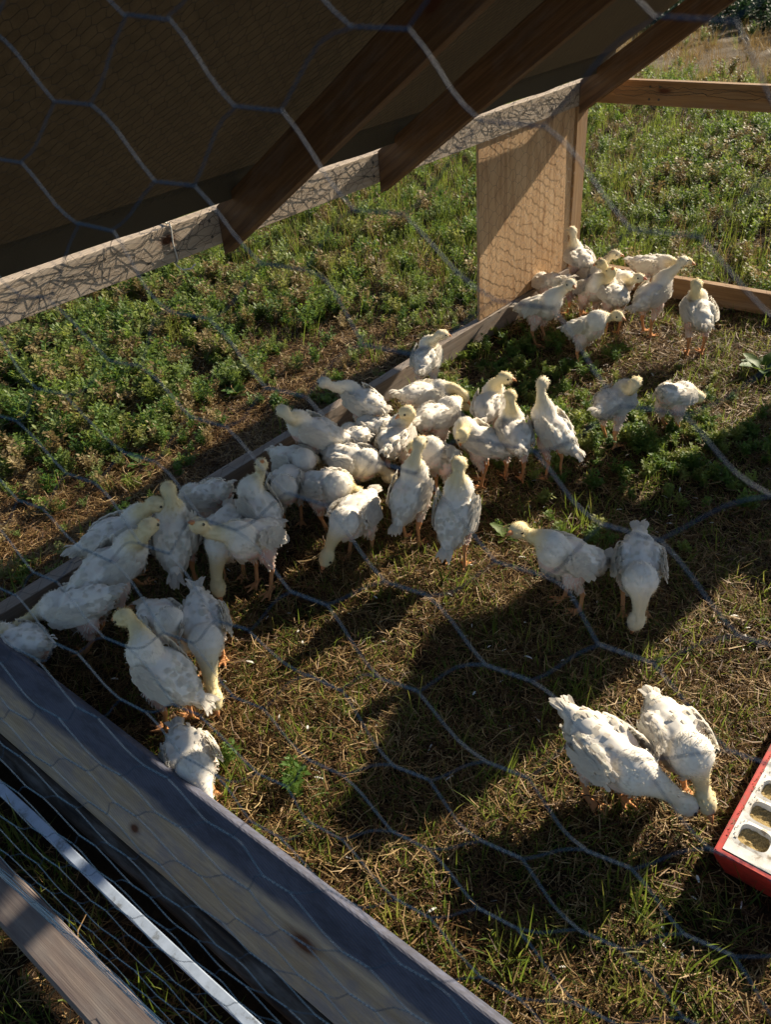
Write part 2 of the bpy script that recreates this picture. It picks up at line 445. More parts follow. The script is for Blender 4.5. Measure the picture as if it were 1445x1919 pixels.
# near wall of netting just in front of the camera
DU = Vector((0.0935291, 0.01527979, -0.00144618)); DV = Vector((0.00340232, -0.0061358, -0.04950531)); O0 = Vector((1.55860694, -3.27183063, 1.40321192))
def nearsurf(u, v):
    p = O0 + DU*(u/.0948) + DV*(v/.05)
    s = min(max((1.15-p.z)/1.05, 0), 1)
    y = p.y*(1-s) + (-3.285)*s + .010*math.sin(p.z*9+p.x*5)*s*(1-s)*3
    return (p.x, y, p.z)
def nskip(u, v):
    p = O0 + DU*(u/.0948) + DV*(v/.05); return p.z < .085 or p.z > 1.75 or p.x < -.05 or p.x > 2.5
OFFU, OFFV = 17, 6
hexnet('wire_netting', lambda u, v: nearsurf(u-OFFU*.0948, v-OFFV*.05), 30, 66, .0948, .05, .00029, M['wire'], .06, True, 'blue grey chicken wire stretched across the near end', lambda u, v: nskip(u-OFFU*.0948, v-OFFV*.05), 5)

# left wall netting with plywood behind it, roof netting, far end netting
def leftsurf(u, v):   # u along -y, v up
    wr = .006*abs(mnoise.noise(Vector((u*9, v*14, 0)))) + (.006*abs(mnoise.noise(Vector((u*22, v*30, 4)))) if v > .65 else 0)
    return (.0405+wr, -.10-u + .01*mnoise.noise(Vector((u*5, v*8, 2))), .10+v + .012*mnoise.noise(Vector((u*6, v*6, 7))))
hexnet('wire_netting', leftsurf, 34, 30, .088, .05, .00042, M['wire_old'], .08, False, 'rusty chicken wire along the left side and over the panel', lambda u, v: v > .735)
def beamcrump(u, v):
    return (.0405+.007*abs(mnoise.noise(Vector((u*13, v*40, 1)))), -.05-u+.02*mnoise.noise(Vector((u*17, v*20, 2))), .775+v+.012*mnoise.noise(Vector((u*15, v*9, 7))))
hexnet('wire_netting', beamcrump, 52, 9, .058, .019, .00055, M['wire_old'], .5, False, 'crumpled wire stapled to the eave beam')
def roofsurf(u, v):   # u up the slope(x), v along -y
    x = -.0+u; y = .0-v
    return (x, y, roofz(x)-.006-.004*abs(mnoise.noise(Vector((x*8, y*8, 1)))) - (.0 if x > .05 else .0))
hexnet('wire_netting', lambda u, v: roofsurf(v*1.0, u), 88, 82, .036, .030, .00045, M['wire_old'], .10, False, 'fine wire netting under the roof tarp', lambda u, v: v > 1.22)
hexnet('wire_netting', lambda u, v: (.06+u, .045+.004*mnoise.noise(Vector((u*9, v*9, 0))), .08+v), 27, 28, .088, .05, .00045, M['wire_old'], .06, False, 'thin chicken wire across the far end', lambda u, v: v > .68)
# wavy loose wire on the far rail
segs = []
for s in range(3):
    pts = []; z0 = .80+.012*s
    for i in range(120):
        x = .15+i*.011; pts.append((x, -.0012, z0+.018*mnoise.noise(Vector((x*7, s*5, 0)))+.008*mnoise.noise(Vector((x*40, s, 1)))))
    segs += list(zip(pts[:-1], pts[1:]))
V, F = tubes(segs, .0008)
tag(link('loose_wire', pymesh('loose_wire', V, F), M['wire_old'], coop), 'wavy rusty wire tacked to the far top rail', None, None, 'stuff')

# white cord tied round the beam
cp = []
yt = -2.19
for a_ in range(0, 29):
    f = a_/28*2*math.pi
    sx, szz = math.cos(f), math.sin(f)
    sq = max(abs(sx), abs(szz)); cp.append((.019+.0235*sx/sq, yt+.012*math.sin(f*.5), .8015+.049*szz/sq))
tail = [(.040, yt-.0, .745), (.045, yt+.01, .732), (.05, yt+.035, .728), (.05, yt+.05, .736)]
knot = [(.036, yt, .851), (.040, yt-.02, .862), (.035, yt-.028, .870)]
segs = list(zip(cp[:-1], cp[1:]))+[(cp[21], tail[0])]+list(zip(tail[:-1], tail[1:]))+list(zip(knot[:-1], knot[1:]))+[(cp[6], knot[0])]
V, F = tubes(segs, .0022, 6)
tag(link('tie_cord', pymesh('tie_cord', V, F, True), M['cord'], coop), 'thin white cord tied around the eave beam')

# screws in the timber
def screws(pts, nrm_):
    n3 = Vector(nrm_).normalized(); a3 = n3.orthogonal().normalized(); b3 = n3.cross(a3); V, F = [], []
    for p in pts:
        o = len(V); p = Vector(p)
        V.append(tuple(p+n3*.0012))
        for k in range(8): V.append(tuple(p+n3*.0009+(a3*math.cos(k*.7854)+b3*math.sin(k*.7854))*.0042))
        for k in range(8): V.append(tuple(p-n3*.001+(a3*math.cos(k*.7854)+b3*math.sin(k*.7854))*.0046))
        F += [(o, o+1+k, o+1+(k+1) % 8) for k in range(8)]+[(o+1+k, o+9+k, o+9+(k+1) % 8, o+1+(k+1) % 8) for k in range(8)]
    o = link('screws', pymesh('screws', V, F), M['wire_old'], coop); o['kind'] = 'stuff'
screws([(.0385, y, z) for y in (-.30, -1.30, -1.39, -1.97, -2.06) for z in (.782, .823)], (1, 0, 0))
screws([(x, .0015, z) for x in (.10, .13, .62, .95) for z in (.03, .065)]+[(x, .0015, z) for x in (.30, .34, .86) for z in (.78, .825)], (0, -1, 0))
screws([tuple(cen+dn*d_+nr*.0192+Vector((x-1.25, 0, 0))) for x, d_ in ((.62, -.04), (.64, .045), (1.30, -.045), (1.315, .03), (.98, .05))], nr)

# ------------------------------------------------------------------ feeder
fx0, fx1, fy0, fy1, fz = 1.665, 1.825, -2.512, -1.95, .074
feeder = empty('feeder', ((fx0+fx1)/2, (fy0+fy1)/2, 0))
tag(feeder, 'red and white trough feeder filled with crumble beside the pecking chickens', 'feeder')
def fput(name, bm, m):
    me = bpy.data.meshes.new(name); bm.to_mesh(me); bm.free(); o = link(name, me, m, feeder); o.location = -feeder.location; return o
bm = bmesh.new()                      # red base: open trough, narrower at the bottom
cx, cy = (fx0+fx1)/2, (fy0+fy1)/2; hx, hy = (fx1-fx0)/2, (fy1-fy0)/2
def ring(z, kx, ky): return [bm.verts.new((cx+sx*(hx-kx), cy+sy_*(hy-ky), z)) for sx, sy_ in ((-1, -1), (1, -1), (1, 1), (-1, 1))]
r0 = ring(.002, .022, .022); r1 = ring(.052, .004, .004); r2 = ring(fz-.008, 0, 0); r3 = ring(fz+.002, 0, 0); r4 = ring(fz+.002, .010, .010); r5 = ring(.048, .013, .013)
for A_, B_ in ((r0, r1), (r1, r2), (r2, r3), (r3, r4), (r4, r5)):
    for i in range(4): bm.faces.new((A_[i], A_[(i+1) % 4], B_[(i+1) % 4], B_[i]))
bm.faces.new(r0[::-1]); bm.faces.new(r5)
bmesh.ops.recalc_face_normals(bm, faces=bm.faces)
bmesh.ops.bevel(bm, geom=bm.edges[:], offset=.0015, segments=2, affect='EDGES')
fput('trough', bm, M['red'])
# white lid: plate with two rows of rounded openings, built as a grid of outlines
bm = bmesh.new()
lx0, lx1, ly0, ly1 = fx0+.011, fx1-.011, fy0+.011, fy1-.011
def superell(cx_, cy_, a_, b_, z, n=24, e=3.6):
    o = []
    for k in range(n):
        t_ = 2*math.pi*k/n+math.pi/n; c_, s_ = math.cos(t_), math.sin(t_)
        o.append(bm.verts.new((cx_+a_*math.copysign(abs(c_)**(2/e), c_), cy_+b_*math.copysign(abs(s_)**(2/e), s_), z)))
    return o
holes = []
pitch = .0575; ny_ = 8
y_start = ly0+.022
cells = []
for k in range(ny_):
    y_a = y_start+k*pitch; y_b = y_a+pitch
    for xa, xb in ((lx0+.004, (lx0+lx1)/2), ((lx0+lx1)/2, lx1-.004)):
        cells.append((xa, xb, y_a, y_b, True))
yend = y_start+ny_*pitch
for xa, xb, ya, yb in ((lx0+.004, (lx0+lx1)/2, ly0, y_start), ((lx0+lx1)/2, lx1-.004, ly0, y_start), (lx0+.004, lx1-.004, yend, ly1), (lx0, lx0+.004, ly0, ly1), (lx1-.004, lx1, ly0, ly1)):
    cells.append((xa, xb, ya, yb, False))
zt = fz+.003
for xa, xb, ya, yb, hole in cells:
    if not hole:
        vs = [bm.verts.new(p_) for p_ in ((xa, ya, zt), (xb, ya, zt), (xb, yb, zt), (xa, yb, zt))]; bm.faces.new(vs); continue
    n = 24; inner = superell((xa+xb)/2, (ya+yb)/2, (xb-xa)/2-.006, (yb-ya)/2-.006, zt+.001, n)
    low = superell((xa+xb)/2, (ya+yb)/2, (xb-xa)/2-.0075, (yb-ya)/2-.0075, zt-.012, n)
    outer = []
    for k in range(n):
        t_ = 2*math.pi*k/n+math.pi/n; c_, s_ = math.cos(t_), math.sin(t_); q_ = max(abs(c_), abs(s_))
        outer.append(bm.verts.new(((xa+xb)/2+(xb-xa)/2*c_/q_, (ya+yb)/2+(yb-ya)/2*s_/q_, zt)))
    for k in range(n):
        k2 = (k+1) % n
        bm.faces.new((outer[k], outer[k2], inner[k2], inner[k])); bm.faces.new((inner[k], inner[k2], low[k2], low[k]))
    # exact corners of the cell
    for sx, sy_ in ((1, 1), (-1, 1), (-1, -1), (1, -1)):
        cpt = Vector(((xa+xb)/2+sx*(xb-xa)/2, (ya+yb)/2+sy_*(yb-ya)/2, zt))
        near_ = sorted(outer, key=lambda v_: (v_.co-cpt).length)[:2]
        if (near_[0].co-cpt).length > 1e-5: bm.faces.new((near_[0], bm.verts.new(cpt), near_[1]))
bmesh.ops.remove_doubles(bm, verts=bm.verts[:], dist=1e-5)
bmesh.ops.recalc_face_normals(bm, faces=bm.faces)
lid = fput('lid', bm, M['white'])
bm = bmesh.new()
gv = {}
for i in range(27):
    for j in range(93):
        x = lx0+.004+(lx1-lx0-.008)*i/26; y = ly0+.004+(ly1-ly0-.008)*j/92
        gv[i, j] = bm.verts.new((x, y, .064+.006*mnoise.noise(Vector((x*25, y*25, 0)))+.004*mnoise.noise(Vector((x*150, y*150, 2)))+random.random()*.002))
for i in range(26):
    for j in range(92): bm.faces.new((gv[i, j], gv[i+1, j], gv[i+1, j+1], gv[i, j+1]))
fo = fput('feed', bm, M['feed']); fo['kind'] = 'stuff'
# spilled crumble grains on the rim and lid
segs = []
for k in range(130):
    x = lx0-.004+random.random()**2*.03; y = fy0+.03+random.random()*.5; z = zt+.001
    segs.append(((x, y, z), (x+random.uniform(-1, 1)*.0025, y+random.uniform(-1, 1)*.0025, z+.001)))
V, F = tubes(segs, .0007, 4)
o = link('spilled_feed', pymesh('spilled_feed', V, F), M['feed'], feeder); o.location = -feeder.location; o['kind'] = 'stuff'

# ------------------------------------------------------------------ chickens
t = NT('chick_body')
at = t.n('ShaderNodeVertexColor'); at.layer_name = 'col'
g = t.noise(t.coord('Object'), 60, 5, .65); g2 = t.noise(t.coord('Object'), 14, 4, .6)
c = t.mix(t.ramp(g2, [(.30, (.35, .35, .35)), (.5, (0, 0, 0))]), at.outputs[0], (.80, .70, .60), 'MULTIPLY')
t.base(c, .9, .12)
t.b.inputs['Subsurface Weight'].default_value = .0
M['body'] = t.m
t = NT('feathers')
at = t.n('ShaderNodeVertexColor'); at.layer_name = 'col'
t.base(at.outputs[0], .75, .2)
tr = t.n('ShaderNodeBsdfTranslucent'); mx = t.n('ShaderNodeMixShader'); mx.inputs[0].default_value = .45
t.l(at.outputs[0], tr.inputs[0]); t.l(t.b.outputs[0], mx.inputs[1]); t.l(tr.outputs[0], mx.inputs[2]); t.l(mx.outputs[0], t.out.inputs[0])
M['feather'] = t.m
t = NT('beak_horn'); M['beak'] = t.base((.62, .27, .11), .45, .4)
t = NT('comb_skin'); M['comb'] = t.base((.62, .13, .05), .5, .4)
t = NT('eye_dark'); M['eye'] = t.base((.012, .010, .009), .15, .6)

WHITE = np.array((.87, .825, .745)); CREAM = np.array((.82, .68, .32)); SKIN = np.array((.62, .36, .29)); LEG = np.array((.62, .30, .13)); GREY = np.array((.60, .55, .50))

_ico = bmesh.new(); bmesh.ops.create_icosphere(_ico, subdivisions=2, radius=1)
ICO_V = np.array([v_.co[:] for v_ in _ico.verts]); ICO_F = np.array([[v_.index for v_ in f.verts] for f in _ico.faces]); _ico.free()

def feather(p, d, n, L, wd, curl=.25):
    """bent pointed blade from p along d, face normal n: 8 verts, 3 quads"""
    s = np.cross(d, n); s /= (np.linalg.norm(s)+1e-9)
    out = []
    for f, ww, up in ((0, .45, 0), (.4, 1.0, .06), (.78, .85, .02), (1.0, .25, -curl*.5)):
        c_ = p + d*L*f + n*L*up
        out.append(c_ - s*wd*.5*ww); out.append(c_ + s*wd*.5*ww)
    return out
FQ = np.array([[0, 1, 3, 2], [2, 3, 5, 4], [4, 5, 7, 6]])

def feather_mesh(name, items, parent, m=None):
    """items: list of (verts(8), colour)"""
    V = np.array([q for it in items for q in it[0]]); n = len(items)
    F = (FQ[None]+(np.arange(n)*8)[:, None, None]).reshape(-1, 4)
    me = pymesh(name, V, F, True)
    if len(items[0]) > 2:
        nn_ = np.repeat(np.array([unit(it[2]) for it in items]), 8, 0)
        me.normals_split_custom_set_from_vertices(nn_.tolist())
    ca = me.color_attributes.new('col', 'FLOAT_COLOR', 'POINT')
    cc = np.ones((n*8, 4), np.float32); cc[:, :3] = np.repeat(np.array([it[1] for it in items]), 8, 0)
    ca.data.foreach_set('color', cc.ravel())
    return link(name, me, m or M['feather'], parent)

def unit(v): v = np.asarray(v, float); return v/(np.linalg.norm(v)+1e-9)

def make_chick(row):
    name, T, S, H, K, g0, label = row[:7]
    opt = row[7] if len(row) > 7 else {}
    r = np.random.default_rng(abs(hash(name)) % 1000 if False else sum(ord(ch)*(i*7+3) for i, ch in enumerate(name)))
    T, S, H, K = (np.array(q, float) for q in (T, S, H, K))
    low = H[2]-g0 < .15
    mid = (T+S)/2
    d = unit(S-T)
    # keep the trunk from standing on end
    hz = unit((d[0], d[1], 0)); pitch = math.atan2(d[2], math.hypot(d[0], d[1])); pitch = max(-.45, min(.75, pitch))
    d = hz*math.cos(pitch)+np.array((0, 0, 1))*math.sin(pitch)
    up = unit(np.array((0, 0, 1.))-d*d[2]); sd = np.cross(d, up)      # sd: bird's right-hand side
    k = opt.get('k', 1.0)*r.uniform(.90, 1.06)
    base = np.array((mid[0], mid[1], 0.))
    B = mid.copy()
    sph = []   # (center, (axes r along d, sd, up) or r, tag)
    def E(c_, a_, b_, e_, tg): sph.append((c_, (a_*k, b_*k, e_*k), tg))
    E(B+d*.002*k, .080, .043, .046, 0)
    E(B+d*.040*k-up*.006*k, .050, .040, .044, 0)        # breast
    E(B-d*.045*k+up*.004*k, .046, .040, .038, 0)        # rump
    E(B-d*.078*k+up*.012*k, .034, .020, .017, 5)        # tail root
    for s in (1, -1):
        E(B+sd*s*.033*k+up*.010*k-d*.004*k, .052, .019, .031, 0)
        E(B+sd*s*.030*k-up*.030*k-d*.006*k, .030, .022, .034, 3)   # thigh
    # neck
    N0 = B+d*.062*k+up*.014*k
    Hd = unit(K-H)
    N3 = H-Hd*.010
    c1 = N0+(d*.35+up*(.65 if not low else .1))*.055*k
    c2 = N3-Hd*.02-np.array((0, 0, 1.))*(.035 if not low else -.015)
    nk = []
    for i in range(13):
        f = i/12; q = (1-f)**3*N0+3*(1-f)**2*f*c1+3*(1-f)*f*f*c2+f**3*N3
        rr = (.028*(1-f)**1.8+.0140)*k
        nk.append((q, rr)); sph.append((q, (rr,)*3, 1))
    # head: skull, cheek, brow towards the beak
    for off, rr in ((-.005, .0205), (.004, .0210), (.013, .0165)):
        sph.append((H+Hd*off*k, (rr*k,)*3, 2))
    # legs
    legs = []
    for s in (1, -1):
        hip = B+sd*s*.030*k-up*.034*k
        st = r.uniform(-.022, .022)
        foot = np.array((B[0], B[1], g0))+hz*(st+.004)+np.array((sd[0], sd[1], 0))*s*.026*k
        foot[2] = g0+.006
        hock = (hip*.42+foot*.58)-hz*.016*k; hock[2] = g0+(hip[2]-g0)*.48
        for i in range(7):
            f = i/6; sph.append((hip*(1-f)+hock*f, ((.021*(1-f)+.0078*f)*k,)*3, 3 if f < .75 else 4))
        for i in range(9):
            f = i/8; sph.append((hock*(1-f)+foot*f, (.0062*k,)*3, 4))
        for ai, ln in ((-.5, .034), (0, .042), (.5, .034), (math.pi, .018)):
            ca_, sa_ = math.cos(ai), math.sin(ai); dx = np.array((hz[0]*ca_-hz[1]*sa_, hz[0]*sa_+hz[1]*ca_, 0))
            for i in range(1, 8):
                f = i/7; sph.append((foot+dx*ln*f*k+np.array((0, 0, -.0015)), ((.0050-.0012*f)*k,)*3, 4))
    Vs, Fs, o_ = [], [], 0
    Rm = np.stack([d, sd, up], 0)
    for c_, ax, tg in sph:
        Vs.append((ICO_V*np.array(ax))@Rm+c_); Fs.append(ICO_F+o_); o_ += len(ICO_V)
    me = pymesh('tmp', np.concatenate(Vs)-base, np.concatenate(Fs))
    ob = bpy.data.objects.new('tmp', me); COL.objects.link(ob)
    md = ob.modifiers.new('r', 'REMESH'); md.mode = 'VOXEL'; md.voxel_size = .0036; md.use_smooth_shade = True
    dg = bpy.context.evaluated_depsgraph_get(); dg.update()
    ev = ob.evaluated_get(dg); me2 = bpy.data.meshes.new_from_object(ev)
    bpy.data.objects.remove(ob); bpy.data.meshes.remove(me)
    n = len(me2.vertices); co = np.zeros(n*3, np.float32); me2.vertices.foreach_get('co', co); co = co.reshape(-1, 3).astype(float)
    ne = len(me2.edges); ed = np.zeros(ne*2, np.int32); me2.edges.foreach_get('vertices', ed); ed = ed.reshape(-1, 2)
    # part weights
    wp = co+base
    dist = np.full((n, 6), 9.)
    for c_, ax, tg in sph:
        if len(set(ax)) == 1: dd = np.linalg.norm(wp-c_, axis=1)-ax[0]
        else:
            q = ((wp-c_)@Rm.T)/np.array(ax); dd = (np.linalg.norm(q, axis=1)-1)*min(ax)
        dist[:, tg] = np.minimum(dist[:, tg], dd)
    lab = dist.argmin(1)
    soft = np.where(lab == 4, .12, .5)[:, None]
    deg = np.bincount(ed.ravel(), minlength=n)[:, None].clip(1)
    for it in range(7):
        acc = np.zeros_like(co)
        np.add.at(acc, ed[:, 0], co[ed[:, 1]]); np.add.at(acc, ed[:, 1], co[ed[:, 0]])
        co += (acc/deg-co)*soft
    me2.vertices.foreach_set('co', co.astype(np.float32).ravel()); me2.update()
    nrm = np.zeros(n*3, np.float32); me2.vertices.foreach_get('normal', nrm); nrm = nrm.reshape(-1, 3).astype(float)
    # colours
    yellow = opt.get('yellow', r.uniform(.35, 1.0))
    loc = (co+base-B)@Rm.T                       # (along, side, up)
    seed = r.uniform(0, 50)
    nz = np.array([mnoise.noise(Vector((p_[0]*28+seed, p_[1]*28, p_[2]*28))) for p_ in co])
    col = np.tile(WHITE, (n, 1))
    wneck = np.clip((.012-(dist[:, 1]-dist[:, 0]))/.02, 0, 1)
    headc = WHITE*(1-yellow*.75)+CREAM*yellow*.75
    isn = np.isin(lab, (1, 2))
    nkc = np.array([q_[0] for q_ in nk]); nf = np.linalg.norm(wp[:, None]-nkc[None], axis=2).argmin(1)/12
    fy = np.clip((nf-.25)/.35, 0, 1)[:, None]; fy[lab == 2] = 1
    col = np.where(isn[:, None], WHITE*(1-fy)+headc*fy, col)
    # bare skin: flanks below the wing, belly, vent, thighs
    bare = np.clip((-.006-loc[:, 2])/.016, 0, 1)*np.clip(.65+nz*1.6, 0, 1)*.85
    back = np.clip((nz-.12)*3.5, 0, 1)*.18*np.clip((loc[:, 0]+.02)/.03, 0, 1)
    vent = np.clip((-.035-loc[:, 0])/.02, 0, 1)*np.clip((.008-loc[:, 2])/.015, 0, 1)
    wsk = np.clip(back+bare*r.uniform(.5, 1.0)+vent*r.uniform(.2, .8)*np.clip(.5+nz*2, 0, 1), 0, .9); wsk[isn | (lab == 4)] = 0
    col = col*(1-wsk[:, None])+SKIN*wsk[:, None]
    th = lab == 3; col[th] = col[th]*.6+SKIN*.4*1.1
    lg = lab == 4; col[lg] = LEG*r.uniform(.85, 1.2)
    spot = np.clip((nz-.38)*4, 0, 1)*.22; spot[lg] = 0
    col = col*(1-spot[:, None])+(SKIN*.8)*spot[:, None]
    ca = me2.color_attributes.new('col', 'FLOAT_COLOR', 'POINT')
    cc = np.ones((n, 4), np.float32); cc[:, :3] = col; ca.data.foreach_set('color', cc.ravel())
    me2.name = 'chicken'; me2.materials.clear()
    root = link('chicken', me2, M['body']); root.location = base
    tag(root, label, 'chicken', 'young white chickens in the coop')
    def child(o): o.location = (0, 0, 0); return o
    # plumage: overlapping small feathers on the trunk, fuzz on neck and head
    items = []
    tb = np.where(np.isin(lab, (0, 5)))[0]
    pick = r.choice(tb, 900)
    for i in pick:
        nn = nrm[i]; dd = -d - nn*np.dot(-d, nn)
        if np.linalg.norm(dd) < .2: dd = -up - nn*np.dot(-up, nn)
        dd = unit(dd + np.array((0, 0, -.25))+r.normal(0, .22, 3)); lift = r.uniform(.01, .11)
        dd = unit(dd*math.cos(lift)+nn*math.sin(lift))
        sparse = wsk[i]
        if r.random() < sparse*1.0: continue
        fl = r.uniform(.012, .021)*k; cl = WHITE*r.uniform(.92, 1.06)
        if r.random() < .05: cl = cl*.8+GREY*.2
        items.append((feather(co[i]-nn*.0015, dd, unit(nn*math.cos(lift)-dd*math.sin(lift)), fl, fl*.55, r.uniform(.1, .9)), np.clip(cl, 0, .88), nn+dd*.22+r.normal(0, .06, 3)))
    tb = np.where(isn)[0]
    pick = r.choice(tb, 820)
    for i in pick:
        nn = nrm[i]; dd = unit(-unit(H-N0)*.8+r.normal(0, .35, 3)); dd = unit(dd-nn*np.dot(dd, nn)+nn*r.uniform(.35, .9))
        fl = r.uniform(.0045, .0105); items.append((feather(co[i]-nn*.001, dd, nn, fl, .0014, .2), np.clip((WHITE*(1-fy[i])+headc*fy[i])*r.uniform(.9, 1.08), 0, .88), nn+r.normal(0, .15, 3)))
    tb = np.where((lab == 3))[0]
    if len(tb):
        for i in r.choice(tb, 160):
            nn = nrm[i]; dd = unit(np.array((0, 0, -1.))+nn*.5+r.normal(0, .3, 3)); fl = r.uniform(.006, .012)
            items.append((feather(co[i], dd, nn, fl, .003, .3), np.clip(WHITE*.96, 0, .88), nn))
    pl = child(feather_mesh('plumage', items, root)); pl['kind'] = 'stuff'
    # tail fan
    items = []
    t0 = (B-d*.085*k+up*.016*k)-base
    for i in range(9):
        a_ = (i-4)/4*.42; dd = unit(-d*math.cos(a_)+sd*math.sin(a_)+up*r.uniform(.12, .42)+np.array((0, 0, -.1)))
        items.append((feather(t0+sd*math.sin(a_)*.012*k, dd, unit(up+d*.2+sd*r.normal(0, .3)), r.uniform(.032, .048)*k, .013*k, .3), WHITE*r.uniform(.93, 1.04)))
    child(feather_mesh('tail', items, root))
    # wings: folded, three tiers of coverts and a set of flight feathers
    for s in (1, -1):
        items = []
        wc = (B+sd*s*.045*k+up*.013*k+d*.012*k)-base
        nn0 = unit(sd*s+up*.35)
        droop = r.uniform(-.25, .12)
        ax_ = unit(-d+up*droop)
        upw = unit(np.cross(nn0, ax_)); upw = upw if upw[2] > 0 else -upw
        for tier, (cnt, fl, fw, z0, z1, x0, x1) in enumerate(((8, .044, .012, -.018, .010, .006, .022), (10, .032, .012, -.020, .020, -.014, .006), (14, .022, .011, -.020, .024, -.034, -.008), (14, .016, .010, -.014, .022, -.050, -.022))):
            for c_i in range(cnt):
                f = c_i/(cnt-1); zz = z0+(z1-z0)*f
                for rep in range(2 if tier > 0 else 1):
                    xx = r.uniform(x0, x1)
                    bul = .013*(1-(zz/.034)**2)*max(0, 1-(xx/.07)**2)
                    pnt = wc+ax_*xx*k+upw*zz*k+nn0*(bul+.0012*tier)*k
                    dd = unit(ax_+upw*(-.10+.12*(f-.5))+nn0*(-.16+.05*r.random())+r.normal(0, .05, 3))
                    cl = WHITE*r.uniform(.90, 1.05)
                    if r.random() < .06: cl = cl*.8+GREY*.2
                    items.append((feather(pnt, dd, unit(nn0-dd*.06+upw*r.normal(0, .15)), fl*k*r.uniform(.85, 1.1), fw*k, .5), np.clip(cl, 0, .88), nn0+upw*(zz*14)+dd*(.25-.0)+r.normal(0, .10, 3)))
        if opt.get('quill') and s == opt['quill']:
            for q in range(7):
                dd = unit(sd*s*(.7-.05*q)-d*(.2+.12*q)+np.array((0, 0, -.1))); items.append((feather(wc-d*.012+nn0*.004, dd, up, .05*k, .007, .9), WHITE, up+nn0))
        child(feather_mesh('wing', items, root))
    # beak, eyes, comb
    Hl = H-base
    side = unit(np.cross(Hd, (0, 0, 1)) if abs(Hd[2]) < .97 else sd); upb = unit(np.cross(side, Hd))
    bm = bmesh.new(); rings = []
    for f, rx, rz, dz_ in ((0, .0078, .0078, 0), (.35, .0064, .0066, .0006), (.7, .0038, .0044, -.0008), (1, .0006, .0008, -.0040)):
        c_ = Hl+Hd*(.019+.0240*f)*k+upb*dz_
        rings.append([bm.verts.new(c_+side*math.cos(a_)*rx*k+upb*math.sin(a_)*rz*k) for a_ in np.linspace(0, 2*math.pi, 9)[:-1]])
    for a_, b_ in zip(rings[:-1], rings[1:]):
        for j in range(8): bm.faces.new((a_[j], a_[(j+1) % 8], b_[(j+1) % 8], b_[j]))
    bm.faces.new(rings[-1])
    bmesh.ops.recalc_face_normals(bm, faces=bm.faces)
    me = bpy.data.meshes.new('beak'); bm.to_mesh(me); bm.free()
    me.polygons.foreach_set('use_smooth', [True]*len(me.polygons)); child(link('beak', me, M['comb'] if opt.get('redbeak') else M['beak'], root))
    for s in (1, -1):
        child(link('eye', pymesh('eye', ICO_V*.0036*k+(Hl+Hd*.010*k+side*s*.0185*k+upb*.004*k), ICO_F, True), M['eye'], root))
    if opt.get('comb'):
        bm = bmesh.new(); prof = [(.018, .004), (.014, .013), (.010, .011), (.007, .019), (.003, .014), (-.001, .020), (-.005, .014), (-.006, .010)]
        for th_ in (-.0012, .0012):
            bm.faces.new([bm.verts.new(Hl+Hd*a_*k+upb*(b_+.006)*k*.95+side*th_) for a_, b_ in prof])
        bm.verts.ensure_lookup_table(); n_ = len(prof)
        for j in range(n_): bm.faces.new((bm.verts[j], bm.verts[(j+1) % n_], bm.verts[n_+(j+1) % n_], bm.verts[n_+j]))
        bmesh.ops.recalc_face_normals(bm, faces=bm.faces)
        me = bpy.data.meshes.new('comb'); bm.to_mesh(me); bm.free(); child(link('comb', me, M['comb'], root))
    return root

